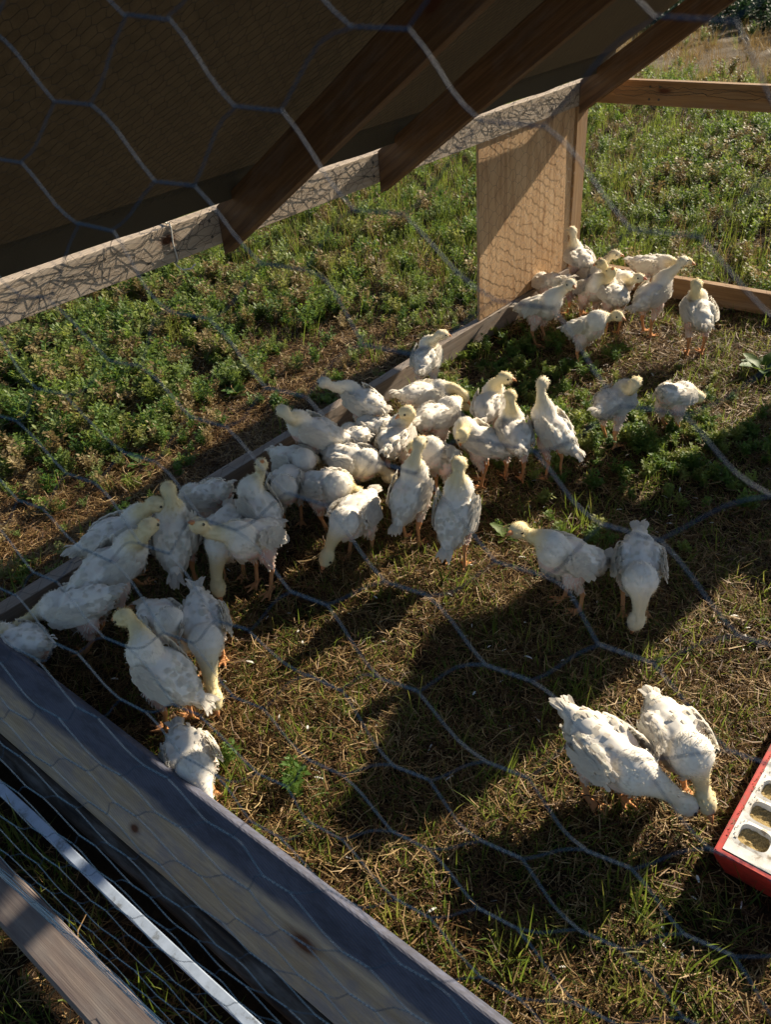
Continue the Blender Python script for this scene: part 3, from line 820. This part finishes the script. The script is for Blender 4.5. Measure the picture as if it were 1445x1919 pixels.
# name, tail, shoulder, head, beak tip (world metres), ground height, label, options
BIRDS = [
    ('F1', (0.26, -0.337, 0.206), (0.125, -0.236, 0.218), (0.147, -0.283, 0.32), (0.119, -0.256, 0.335), 0.05, 'chicken with its head stretched straight up in the far corner by the post', {'yellow': 0.5}),
    ('F2', (0.175, -0.268, 0.12), (0.356, -0.366, 0.204), (0.364, -0.328, 0.27), (0.403, -0.312, 0.267), 0, 'chicken looking right from behind the orange combed one in the far group', {}),
    ('F3', (0.511, -0.531, 0.164), (0.378, -0.41, 0.16), (0.367, -0.447, 0.27), (0.328, -0.441, 0.256), 0, 'chicken with an orange comb standing tall in the middle of the far group', {'comb': 1, 'redbeak': 1, 'yellow': 0.9}),
    ('F4', (0.292, -0.221, 0.148), (0.46, -0.355, 0.152), (0.517, -0.425, 0.23), (0.559, -0.43, 0.235), 0, 'chicken with an orange beak facing right just right of the combed one', {'redbeak': 1}),
    ('F5', (0.298, -0.069, 0.148), (0.511, -0.069, 0.152), (0.589, -0.132, 0.215), (0.631, -0.135, 0.212), 0, 'long backed chicken standing against the far base board facing right', {}),
    ('F6', (0.549, -0.492, 0.132), (0.593, -0.326, 0.192), (0.638, -0.313, 0.28), (0.648, -0.273, 0.282), 0, 'tall chicken stretching its neck up to the right near the far board', {'yellow': 0.4}),
    ('F7', (0.846, -0.558, 0.148), (0.747, -0.418, 0.176), (0.772, -0.496, 0.27), (0.757, -0.458, 0.279), 0, 'chicken seen from behind standing alone in front of the far board, rightmost upright one', {'yellow': 0.9}),
    ('F8', (0.137, -0.687, 0.116), (0.336, -0.697, 0.184), (0.362, -0.678, 0.26), (0.396, -0.703, 0.26), 0, 'chicken with a tail tuft facing right at the front left of the far group', {'yellow': 0.35}),
    ('F9', (0.389, -0.766, 0.108), (0.578, -0.802, 0.192), (0.586, -0.735, 0.2), (0.627, -0.742, 0.194), 0, 'chicken facing right at the very front of the far group', {}),
    ('F10', (0.194, -0.453, 0.169), (0.041, -0.368, 0.101), (0.002, -0.336, 0.05), (-0.018, -0.327, 0.014), 0, 'hunched chicken pecking against the left board, leftmost of the far group', {}),
    ('F11', (0.247, -0.443, 0.177), (0.103, -0.353, 0.093), (0.08, -0.322, 0.04), (0.063, -0.309, 0.01), 0, 'hunched chicken between the left board and the far group with its head down', {}),
    ('F12', (0.237, -0.362, 0.108), (0.399, -0.483, 0.192), (0.426, -0.475, 0.25), (0.442, -0.495, 0.284), 0, 'chicken half hidden behind the orange combed one with its wing showing', {}),
    ('M1', (0.832, -1.344, 0.152), (0.845, -1.175, 0.148), (0.898, -1.247, 0.23), (0.897, -1.205, 0.233), 0, 'fluffy chicken walking away through green weeds on the right, head turned right', {'yellow': 0.8}),
    ('M2', (0.958, -1.189, 0.177), (0.975, -1.002, 0.093), (0.99, -0.936, 0.07), (1.003, -0.906, 0.044), 0, 'hunched chicken pecking in the green weeds at the right', {'yellow': 0.6}),
    ('A1', (0.219, -1.43, 0.17), (0.142, -1.277, 0.19), (0.227, -1.319, 0.27), (0.249, -1.285, 0.258), 0.03, 'small chicken perched at the break of the left base board looking right', {'k': 0.9}),
    ('A2', (0.305, -1.717, 0.174), (0.098, -1.701, 0.186), (0.117, -1.793, 0.265), (0.077, -1.795, 0.252), 0.03, 'chicken on the left base board looking out to the left, upper of the two there', {'yellow': 0.25}),
    ('A3', (0.273, -1.894, 0.152), (0.151, -1.979, 0.208), (0.177, -2.031, 0.29), (0.136, -2.024, 0.287), 0.03, 'chicken by the left base board looking out to the left, lower of the two there', {'yellow': 0.6}),
    ('A4', (0.233, -1.588, 0.153), (0.325, -1.42, 0.117), (0.388, -1.429, 0.13), (0.419, -1.426, 0.101), 0, 'reclining pinkish chicken with lowered head just below the board break', {'yellow': 0.8}),
    ('A5', (0.4, -1.704, 0.149), (0.411, -1.507, 0.121), (0.384, -1.412, 0.09), (0.395, -1.385, 0.06), 0, 'crouching chicken with its head hidden beside the reclining one', {}),
    ('A6', (0.441, -1.888, 0.16), (0.364, -1.728, 0.14), (0.421, -1.766, 0.235), (0.397, -1.797, 0.22), 0, 'fluffy chicken seen from behind in the middle of the crowd looking left', {'yellow': 0.8}),
    ('A7', (0.387, -1.792, 0.165), (0.215, -1.736, 0.105), (0.166, -1.729, 0.055), (0.146, -1.726, 0.019), 0, 'crouched white chicken left of the fluffy one in the middle of the crowd', {}),
    ('A8', (0.246, -1.959, 0.133), (0.447, -1.944, 0.137), (0.427, -1.877, 0.07), (0.434, -1.853, 0.036), 0, 'round backed chicken in the crowd bending down right, its tail to the left', {}),
    ('A9', (0.359, -1.878, 0.169), (0.192, -1.799, 0.101), (0.143, -1.792, 0.055), (0.116, -1.793, 0.023), 0, 'small crouched chicken wedged between two others near the left board', {'k': 0.85}),
    ('A10', (0.098, -2.036, 0.121), (0.295, -2.051, 0.149), (0.243, -1.963, 0.085), (0.246, -1.943, 0.048), 0, 'chicken lying along the left board behind the one bowing to the camera', {}),
    ('A11', (0.211, -2.065, 0.121), (0.335, -2.218, 0.149), (0.295, -2.204, 0.095), (0.284, -2.205, 0.054), 0, 'chicken bowing its head straight towards the camera', {'yellow': 0.3}),
    ('A12', (0.294, -2.091, 0.117), (0.46, -2.103, 0.153), (0.454, -2.049, 0.115), (0.46, -2.023, 0.083), 0, 'ruffled chicken with yellow neck bent down behind the one with its tail up', {'yellow': 1}),
    ('A13', (0.517, -2.049, 0.129), (0.564, -2.246, 0.141), (0.518, -2.256, 0.05), (0.521, -2.286, 0.021), 0, 'chicken pecking at the ground with its tail raised to the upper right', {}),
    ('A14', (0.638, -2.078, 0.102), (0.62, -1.975, 0.222), (0.63, -1.974, 0.295), (0.62, -1.934, 0.301), 0, 'slim upright chicken pointing its beak at the sky at the front of the crowd', {'yellow': 0.7}),
    ('A15', (0.802, -2.085, 0.103), (0.768, -1.985, 0.221), (0.772, -1.994, 0.29), (0.75, -1.959, 0.284), 0, 'upright chicken seen squarely from behind with its head erect at the front of the crowd', {'yellow': 0.8}),
    ('A16', (0.561, -1.716, 0.096), (0.57, -1.892, 0.204), (0.515, -1.858, 0.19), (0.527, -1.898, 0.193), 0, 'chicken behind the two upright ones with its breast hidden', {}),
    ('A17', (0.699, -1.652, 0.123), (0.556, -1.696, 0.177), (0.624, -1.771, 0.22), (0.615, -1.773, 0.179), 0, 'ruffled chicken with its head turned down left behind the upright pair', {}),
    ('A18', (0.566, -1.585, 0.156), (0.506, -1.413, 0.168), (0.568, -1.461, 0.255), (0.602, -1.438, 0.245), 0, 'chicken looking right over the shoulders of the pair on the right edge of the crowd', {}),
    ('A19', (0.756, -1.672, 0.152), (0.643, -1.544, 0.172), (0.663, -1.578, 0.27), (0.639, -1.544, 0.269), 0, 'narrow chicken seen from behind beside the long necked one at the crowd edge', {'yellow': 0.9}),
    ('A20', (0.846, -1.529, 0.114), (0.719, -1.522, 0.21), (0.731, -1.515, 0.3), (0.72, -1.475, 0.302), 0, 'long necked chicken with drooping wings on the right edge of the crowd', {'yellow': 0.5}),
    ('B1', (0.373, -2.307, 0.092), (0.298, -2.297, 0.232), (0.327, -2.266, 0.28), (0.351, -2.276, 0.313), 0, 'long necked chicken seen from behind against the left board', {'yellow': 0.7}),
    ('B3', (0.218, -2.298, 0.181), (0.046, -2.334, 0.089), (0.093, -2.379, 0.105), (0.071, -2.38, 0.069), 0, 'chicken lying by the left board with a bruised wing and hidden head', {}),
    ('B4', (0.278, -2.561, 0.108), (0.196, -2.479, 0.216), (0.208, -2.482, 0.28), (0.17, -2.465, 0.274), 0, 'chicken seen from behind with both wings ruffled in the near left cluster', {'yellow': 0.9}),
    ('B5', (0.077, -2.683, 0.155), (0.126, -2.532, 0.169), (0.205, -2.527, 0.26), (0.224, -2.494, 0.243), 0, 'chicken craning right above another one with the same pose by the left board', {'yellow': 0.9}),
    ('B6', (0.188, -2.777, 0.144), (0.228, -2.627, 0.18), (0.299, -2.617, 0.28), (0.285, -2.577, 0.273), 0, 'big chicken in the near left cluster craning right in front of its twin', {'yellow': 0.9, 'k': 1.1}),
    ('B7', (0.24, -2.331, 0.137), (0.37, -2.485, 0.133), (0.366, -2.509, 0.05), (0.387, -2.524, 0.017), 0, 'chicken with tail up and yellow head down behind the one facing left', {'yellow': 1}),
    ('B8', (0.4, -2.299, 0.124), (0.439, -2.499, 0.2), (0.386, -2.535, 0.27), (0.392, -2.562, 0.301), 0, 'chicken facing left with cream neck and one lit leg in near left cluster', {'yellow': 0.85}),
    ('B9', (0.313, -2.758, 0.169), (0.154, -2.853, 0.101), (0.091, -2.902, 0.07), (0.068, -2.935, 0.056), 0, 'shaded chicken bending down left at the left edge near the sill', {'yellow': 0.9}),
    ('B10', (0.277, -2.934, 0.121), (0.095, -2.974, 0.069), (0.131, -3.016, 0.105), (0.104, -3.037, 0.081), 0, 'white chicken cut off by the left edge just above the sill', {}),
    ('B11', (0.669, -2.83, 0.112), (0.549, -2.864, 0.212), (0.51, -2.847, 0.27), (0.473, -2.86, 0.255), 0, 'chicken with a curved yellow neck looking left near the sill', {'yellow': 1}),
    ('B12', (0.346, -2.715, 0.117), (0.523, -2.74, 0.153), (0.5, -2.717, 0.08), (0.487, -2.709, 0.041), 0, 'crouched chicken hidden behind the one with the curved yellow neck', {}),
    ('B13', (0.446, -2.621, 0.153), (0.612, -2.737, 0.117), (0.654, -2.776, 0.05), (0.679, -2.793, 0.021), 0, 'chicken standing tail up with its yellow head pecking towards the sill', {'yellow': 1}),
    ('B14', (0.682, -2.895, 0.081), (0.861, -2.975, 0.109), (0.876, -2.984, 0.05), (0.877, -2.991, 0.01), 0, 'bright white chicken pecking right behind the sill, only its back showing', {'yellow': 0}),
    ('C1', (1.171, -1.94, 0.104), (1.059, -2.094, 0.196), (1.01, -2.094, 0.24), (1.003, -2.135, 0.25), 0, 'chicken with a yellow neck facing left alone in the middle of the run', {'yellow': 1}),
    ('C2', (1.2, -1.843, 0.149), (1.289, -2.016, 0.121), (1.292, -2.025, 0.05), (1.286, -2.031, 0.01), 0, 'chicken pecking straight towards the camera with ruffled wing feathers sticking out', {'quill': 1, 'yellow': 0.6}),
    ('C3', (1.339, -2.448, 0.149), (1.533, -2.497, 0.121), (1.587, -2.441, 0.06), (1.609, -2.419, 0.032), 0, 'large white chicken stretching its neck towards its neighbour near the feeder', {'yellow': 0.35, 'k': 1.08}),
    ('C4', (1.45, -2.304, 0.125), (1.597, -2.43, 0.145), (1.612, -2.412, 0.06), (1.639, -2.435, 0.038), 0, 'chicken with yellowish neck pecking down beside the red feeder', {'yellow': 0.9, 'k': 1.05}),
]
for row in BIRDS: make_chick(row)

# ------------------------------------------------------------------ vegetation (instanced stuff)
PROTO = {}
def proto(name, builders, mats):
    c_ = bpy.data.collections.new(name)
    for i, (V, F, mi) in enumerate(builders):
        me = pymesh(name, V, np.asarray(F)); o = bpy.data.objects.new('%s_%02d' % (name, i), me)
        me.materials.append(mats[mi]); c_.objects.link(o)
    PROTO[name] = c_; return c_
def blades(n, hmin, hmax, wd, spread, lean, r, flat=0.):
    V, F = [], []
    for b_ in range(n):
        a_ = r.uniform(0, 6.283); p = np.array((r.normal(0, spread), r.normal(0, spread), 0.)) ; h = r.uniform(hmin, hmax)
        dirn = np.array((math.cos(a_), math.sin(a_), 0)); ln = abs(r.normal(0, lean))+flat
        sdv = np.array((-math.sin(a_+r.normal(0, .8)), math.cos(a_+r.normal(0, .8)), 0)); sdv /= np.linalg.norm(sdv)
        o = len(V); ang_ = ln; q = p.copy(); st = 3
        for s_ in range(st+1):
            wv = wd*(1-(s_/st)**1.5*.92)*.5
            V += [q-sdv*wv, q+sdv*wv]
            ang_ = min(ang_+ln*.55, 1.75); q = q+(np.array((0, 0, 1.))*math.cos(ang_)+dirn*math.sin(ang_))*h/st
            if q[2] < .001: q[2] = .001
        for s_ in range(st): F.append((o+2*s_, o+2*s_+1, o+2*s_+3, o+2*s_+2))
    return np.array(V), F
def sticks(n, lmin, lmax, wd, spread, r, hmax=.02):
    V, F = [], []
    for b_ in range(n):
        a_ = r.uniform(0, 6.283); L = r.uniform(lmin, lmax); p = np.array((r.normal(0, spread), r.normal(0, spread), abs(r.normal(0, hmax*.45))+.002))
        el = r.normal(0, .28); d_ = np.array((math.cos(a_)*math.cos(el), math.sin(a_)*math.cos(el), math.sin(el)))
        sdv = np.array((-math.sin(a_), math.cos(a_), r.normal(0, .6))); sdv /= np.linalg.norm(sdv)
        bend = np.array((r.normal(0, .15), r.normal(0, .15), r.normal(0, .08)))*L
        pts = [p-d_*L/2, p+bend*.5, p+d_*L/2]; o = len(V)
        for q, ww in zip(pts, (.7, 1, .5)):
            q = q.copy(); q[2] = max(q[2], .0015); V += [q-sdv*wd*.5*ww, q+sdv*wd*.5*ww]
        F += [(o, o+1, o+3, o+2), (o+2, o+3, o+5, o+4)]
    return np.array(V), F
def weedplant(r, h, nst, leaf, lw):
    V, F = [], []
    for s_ in range(nst):
        a_ = r.uniform(0, 6.283); ln = r.uniform(.1, .8); p = np.zeros(3); H_ = h*r.uniform(.6, 1.1)
        n_ = 9; pts = []
        for i in range(n_):
            pts.append(p.copy()); ln2 = ln*(.6+.6*i/n_); p = p+np.array((math.cos(a_)*math.sin(ln2), math.sin(a_)*math.sin(ln2), math.cos(ln2)))*H_/n_
        for i in range(n_-1):      # stem
            o = len(V); s2 = np.array((-math.sin(a_), math.cos(a_), 0))*.0009
            V += [pts[i]-s2, pts[i]+s2, pts[i+1]+s2, pts[i+1]-s2]; F.append((o, o+1, o+2, o+3))
        for i in range(2, n_):
            for q in range(5):
                b_ = r.uniform(0, 6.283); el = r.uniform(-.2, .9); d_ = np.array((math.cos(b_)*math.cos(el), math.sin(b_)*math.cos(el), math.sin(el)))
                sv = np.cross(d_, (0, 0, 1.)); sv /= np.linalg.norm(sv)+1e-6; sv = sv+np.array((0, 0, r.normal(0, .35)))
                L = leaf*r.uniform(.6, 1.2); c_ = pts[i]+d_*L*.25; o = len(V)
                V += [c_, c_+d_*L*.5-sv*lw*L, c_+d_*L, c_+d_*L*.5+sv*lw*L]; F.append((o, o+1, o+2, o+3))
    return np.array(V), F
r_ = np.random.default_rng(11)
proto('grass_tuft', [(*blades(7, .03, .075, .0032, .012, .35, r_), 0) for _ in range(5)], [M['grass']])
proto('short_grass', [(*blades(6, .02, .050, .0026, .016, .75, r_), 0) for _ in range(5)], [M['grass']])
proto('tall_tuft', [(*blades(9, .08, .17, .0042, .022, .24, r_), i % 2) for i in range(5)], [M['grass'], M['grass']])
proto('tan_tuft', [(*blades(9, .07, .16, .0034, .022, .40, r_), 0) for _ in range(4)], [M['tan']])
proto('straw_litter', [(*sticks(10, .02, .060, .0019, .024, r_), 0) for _ in range(7)], [M['straw']])
proto('weed_clump', [(*weedplant(r_, .10, 6, .0145, .26), (0, 1, 0, 2, 0, 1, 2, 0, 1)[i]) for i in range(9)], [M['weed'], M['weed_pale'], M['weed_tan']])
proto('low_weed', [(*weedplant(r_, .045, 5, .0105, .24), 0) for i in range(5)], [M['weed']])
proto('fine_litter', [(*sticks(12, .008, .026, .0016, .022, r_, .010), 0) for _ in range(5)], [M['straw']])
proto('bush_clump', [(*weedplant(r_, .42, 9, .05, .28), 0) for i in range(3)], [M['darkleaf']])

def scatter(name, pts, rots, scl, idx, coll, label):
    me = bpy.data.meshes.new(name); n = len(pts)
    me.vertices.add(n); me.vertices.foreach_set('co', np.asarray(pts, np.float32).ravel())
    for nm, ty, arr in (('rt', 'FLOAT_VECTOR', rots), ('sc', 'FLOAT', scl), ('ix', 'INT', idx)):
        a_ = me.attributes.new(nm, ty, 'POINT')
        a_.data.foreach_set('vector' if ty == 'FLOAT_VECTOR' else 'value', np.asarray(arr, np.int32 if ty == 'INT' else np.float32).ravel())
    o = link(name, me)
    ng = bpy.data.node_groups.new(name, 'GeometryNodeTree')
    ng.interface.new_socket('Geometry', in_out='INPUT', socket_type='NodeSocketGeometry'); ng.interface.new_socket('Geometry', in_out='OUTPUT', socket_type='NodeSocketGeometry')
    N = ng.nodes; gi = N.new('NodeGroupInput'); go = N.new('NodeGroupOutput')
    ip = N.new('GeometryNodeInstanceOnPoints'); ci = N.new('GeometryNodeCollectionInfo')
    ci.inputs['Collection'].default_value = coll; ci.inputs['Separate Children'].default_value = True; ci.inputs['Reset Children'].default_value = True
    def na(nm, ty):
        x = N.new('GeometryNodeInputNamedAttribute'); x.data_type = ty; x.inputs['Name'].default_value = nm; return x.outputs['Attribute']
    ip.inputs['Pick Instance'].default_value = True
    l = ng.links.new
    l(gi.outputs[0], ip.inputs['Points']); l(ci.outputs[0], ip.inputs['Instance'])
    l(na('ix', 'INT'), ip.inputs['Instance Index']); l(na('sc', 'FLOAT'), ip.inputs['Scale'])
    er = N.new('FunctionNodeEulerToRotation'); l(na('rt', 'FLOAT_VECTOR'), er.inputs[0]); l(er.outputs[0], ip.inputs['Rotation'])
    l(ip.outputs[0], go.inputs[0])
    md = o.modifiers.new('scatter', 'NODES'); md.node_group = ng
    tag(o, label, None, None, 'stuff'); return o

def nz2(x, y, s, o=0.): return mnoise.noise(Vector((x*s+o, y*s-o, o*.7)))
def sm(a, b, x): 
    f = min(max((x-a)/(b-a), 0), 1); return f*f*(3-2*f)
def blob(x, y, bx, by, r): return math.exp(-((x-bx)**2+(y-by)**2)/(r*r))
CAMX = CAM
def inside(x, y): return 0.04 < x < W-.04 and -3.0 < y < -.002
def onwood(x, y):
    if -.06 < x < .045 and y < .0: return True
    if -.004 < y < .045 and 0 < x < W: return True
    if -3.36 < y < -2.985 and x > -.1: return not (-3.275 < y < -3.22)
    if 1.655 < x < 1.835 and -2.52 < y < -1.94: return True
    return False
# visible wedge test (keeps only what some nearby viewpoint could see)
cR = cam.rotation_euler.to_matrix().transposed()
def seen(x, y, z=.03, m=.14):
    q = cR @ (Vector((x, y, z))-CAM)
    if q.z > -.05: return False
    u_, v_ = q.x/-q.z*1590.7/722.5, q.y/-q.z*1590.7/959.5
    return abs(u_) < 1+m*1.6 and abs(v_) < 1+m*1.3

def dens(kind, x, y):
    n1 = nz2(x, y, 1.3, 3.1); n2 = nz2(x, y, 4.0, 9.2); n3 = nz2(x, y, 9., 1.7)
    ins = inside(x, y)
    if ins:
        green = .9*blob(x, y, .98, -1.17, .26)+.8*blob(x, y, .14, -.80, .22)+.5*blob(x, y, .55, -1.30, .3)+.35*blob(x, y, .5, -1.05, .2)+.5*blob(x, y, .88, -2.87, .10)+.3*blob(x, y, 1.0, -1.75, .10)
        if kind == 'straw': return .72-.3*green+.6*n2+.3*n3
        if kind == 'fine': return .65+.5*n2
        if kind == 'short': return .55+1.0*sm(-.25, .35, n2+.4*n1)+.8*blob(x, y, 1.35, -2.2, .4)+.8*blob(x, y, 1.55, -2.85, .4)+.3*green-.25*blob(x, y, .85, -.7, .35)
        if kind == 'tuft': return .03+.30*sm(.0, .4, n2-.3*n1)+.8*blob(x, y, 1.55, -2.85, .3)+.4*blob(x, y, 1.3, -2.25, .2)+.3*blob(x, y, .13, -.75, .18)
        if kind == 'lowweed': return 1.25*green*(.6+n3)
        return 0
    if y > 0 or x < -.04:
        # outside: brown strip along the left base board, weeds beyond
        dl = -x if y < 0 else 9
        brown = sm(.95, .48, dl+.5*n1+.35*n2)*sm(-.1, -1.2, y) if y < .3 else 0
        brown = max(brown, blob(x, y, -.32, -1.75, .30), blob(x, y, -.62, -2.85, .70), .8*sm(.12, .4, n2+.5*n3)*(y < -.5))
        yg = sm(-1.1, -.2, y+.5*n1)                 # grassier zone further back on the left
        if x > -.4 and y > 0: yg = max(sm(2.2, .9, y+.6*n2), .5*sm(3.6, 4.6, y))
        bare = sm(.02, .34, n2*.7+n1*.5)*(.75 if y > -.6 else .25)
        bare = max(bare, blob(x, y, 1.1, .75, .4), .7*blob(x, y, -.9, .45, .22), .8*blob(x, y, -1.0, 3.4, .5), sm(4.9, 5.4, y+.7*n1)*sm(.05, .3, nz2(x, y, .45, 4.4)+.12))
        far = .75*sm(4.2, 6.5, y+.5*n1)
        if kind == 'weed': return (1-brown*.93)*(1-.72*yg)*(1-.8*bare)*(1-far)*(.6+.7*sm(-.35, .3, n2+n3*.5))*1.25
        if kind == 'straw': return .35+brown*1.5+.5*bare
        if kind == 'fine': return .25+.6*brown
        if kind == 'tall': return (1-brown*.9)*max(yg, .25*sm(0, .3, n2-n1))*(1-.85*bare)*(1-far)*(.3+.9*sm(-.3, .3, n3+n2))*.95
        if kind == 'tan': return (.10*yg+.9*sm(4.0, 4.6, y+.5*n1)*sm(8.8, 7.8, y)*sm(-.3, .2, n2+.2)+.25*sm(.1, .4, n2)*yg)*(1-.5*brown)
        if kind == 'tuft': return .20*(1-brown)+.12*brown*sm(.1, .4, n2)+.15*yg
        if kind == 'short': return .25*(1-.6*brown)
        if kind == 'lowweed': return .12*(1-brown)+.30*brown*sm(.12, .35, n3)
        if kind == 'bush': return sm(7.6, 8.6, y+.6*n1)
    else:
        if kind in ('straw', 'short'): return .5
        if kind == 'tuft': return .35+.6*(x < 1.4)
    return 0
def cloud(kind, coll, name, label, area, per_m2, s0, s1, tilt=.15, falloff=2.6, seed=1, far_scale=0.0):
    r = np.random.default_rng(seed); x0, x1, y0, y1 = area
    n = int((x1-x0)*(y1-y0)*per_m2); X = r.uniform(x0, x1, n); Y = r.uniform(y0, y1, n); U = r.random(n)
    D = np.hypot(X-CAM.x, Y-CAM.y)
    keepd = np.minimum(1, (falloff/np.maximum(D, .1))**1.5)
    P, Rr, S_, I_ = [], [], [], []
    nc = len(coll.objects)
    for x, y, u_, dd, kd in zip(X, Y, U, D, keepd):
        if u_ > kd*1.3: continue
        if not seen(x, y) or onwood(x, y): continue
        if u_/kd > dens(kind, x, y): continue
        P.append((x, y, gz(x, y)+(0 if y < 9 else (y-9)*.012))); Rr.append((r.normal(0, tilt), r.normal(0, tilt), r.uniform(0, 6.283)))
        k_ = min(1, .40+.8*max(0, -x)) if kind == 'weed' and y < -.3 else 1
        S_.append(k_*r.uniform(s0, s1)*(1+far_scale*max(0, dd-2.6))); I_.append(r.integers(0, nc))
    return scatter(name, P, Rr, S_, I_, coll, label), len(P)
AIN = (0, 2.3, -3.4, 0.); AOUT = (-5.2, 2.2, -3.4, 8.2); AFAR = (-7, 3.0, 3.0, 9.5)
cnt = {}
_, cnt['straw'] = cloud('straw', PROTO['straw_litter'], 'straw', 'dry straw litter trampled into the soil', (-4.2, 2.2, -3.6, 5), 2600, .7, 1.3, seed=1, falloff=2.1, far_scale=.12)
_, cnt['fine'] = cloud('fine', PROTO['fine_litter'], 'straw', 'fine broken straw on the ground of the run', (-1.5, 2.2, -3.6, .2), 2600, .7, 1.3, seed=2, falloff=2.0)
_, cnt['short'] = cloud('short', PROTO['short_grass'], 'grass', 'short sparse green grass in the run', (-2.5, 2.2, -3.6, 2), 1700, .7, 1.35, seed=3, falloff=2.2)
_, cnt['tuft'] = cloud('tuft', PROTO['grass_tuft'], 'grass', 'green grass tufts', (-3.5, 2.2, -3.6, 4), 700, .7, 1.5, seed=4, falloff=2.6)
_, cnt['lowweed'] = cloud('lowweed', PROTO['low_weed'], 'ground_cover', 'low leafy weeds inside the run', (-1.5, 2.2, -3.4, 1), 1300, .7, 1.5, seed=5, falloff=2.6)
_, cnt['weed'] = cloud('weed', PROTO['weed_clump'], 'ground_cover', 'dense leafy green weeds outside the left wall', AOUT, 680, .5, 1.45, seed=6, falloff=3.2, far_scale=.06)
_, cnt['tall'] = cloud('tall', PROTO['tall_tuft'], 'grass', 'upright yellow green grass beyond the coop', AOUT, 620, .5, 1.05, seed=7, falloff=3.6, far_scale=.03)
_, cnt['tan'] = cloud('tan', PROTO['tan_tuft'], 'dry_grass', 'dry tan grass in the back pasture', (-7, 2.6, -1.5, 9), 300, .5, 1.15, seed=8, falloff=4.5, far_scale=.05)
_, cnt['bush'] = cloud('bush', PROTO['bush_clump'], 'ground_cover', 'dark green brush at the far edge of the pasture', (-9, 4, 7, 14), 14, .7, 1.3, seed=9, falloff=12)
print('COUNTS', cnt)

# loose down feathers and droppings on the trampled ground
V, F, rr_ = [], [], np.random.default_rng(5)
for k in range(260):
    x, y = rr_.uniform(.08, 1.8), rr_.uniform(-2.9, -.2)
    if onwood(x, y): continue
    a_ = rr_.uniform(0, 6.283); f_ = feather(np.array((x, y, gz(x, y)+rr_.uniform(.006, .02))), unit((math.cos(a_), math.sin(a_), rr_.normal(0, .3))), np.array((0, 0, 1.)), rr_.uniform(.008, .022), rr_.uniform(.002, .006), .3)
    o = len(V); V += [tuple(q) for q in f_]; F += [tuple(int(i_)+o for i_ in q) for q in FQ]
tag(link('loose_feathers', pymesh('loose_feathers', V, F), M['cord']), 'small white down feathers lying in the straw', None, None, 'stuff')
# broad leaved weeds one can tell apart
def rosette(x, y, n, L, label, seed, m='broad'):
    r = np.random.default_rng(seed); root = empty('broadleaf_weed', (x, y, gz(x, y)))
    tag(root, label, 'weed', 'broad leaved weeds')
    for i in range(n):
        a_ = i*2.4+r.uniform(-.3, .3); el = r.uniform(.35, 1.1); ll = L*r.uniform(.65, 1.1); bm = bmesh.new(); rows = []
        for j in range(7):
            f = j/6; wv = ll*.24*math.sin(math.pi*min(f*.86+.10, 1))**.8*(1+.14*math.sin(j*2.6)); el2 = el-f*.9
            px = ll*f*math.cos(el-f*.4); pz = ll*(f*math.sin(el)-f*f*.35*math.sin(el))+.004
            rows.append([bm.verts.new(Vector((px, s_*wv, pz+abs(s_)*wv*.35))) for s_ in (-1, 0, 1)])
        for A_, B_ in zip(rows[:-1], rows[1:]):
            for k_ in range(2): bm.faces.new((A_[k_], A_[k_+1], B_[k_+1], B_[k_]))
        me = bpy.data.meshes.new('leaf'); bm.to_mesh(me); bm.free(); me.polygons.foreach_set('use_smooth', [True]*len(me.polygons))
        o = link('leaf', me, M[m], root); o.rotation_euler = (0, 0, a_)
rosette(1.06, -.50, 14, .10, 'broad leaved weed in the sun beside the far board at the right edge', 1)
rosette(-.50, -1.66, 12, .065, 'broad leaved weed outside the left board, upper one near the brown strip', 2)
rosette(-.40, -2.18, 13, .06, 'pale green broad leaved weed outside the left board, lower one', 3)
rosette(.55, -.62, 7, .055, 'small dark leafy weed inside the far end of the run', 4)
rosette(.83, -1.86, 8, .06, 'small leafy weed beside the lone chicken facing left', 5, 'weed')
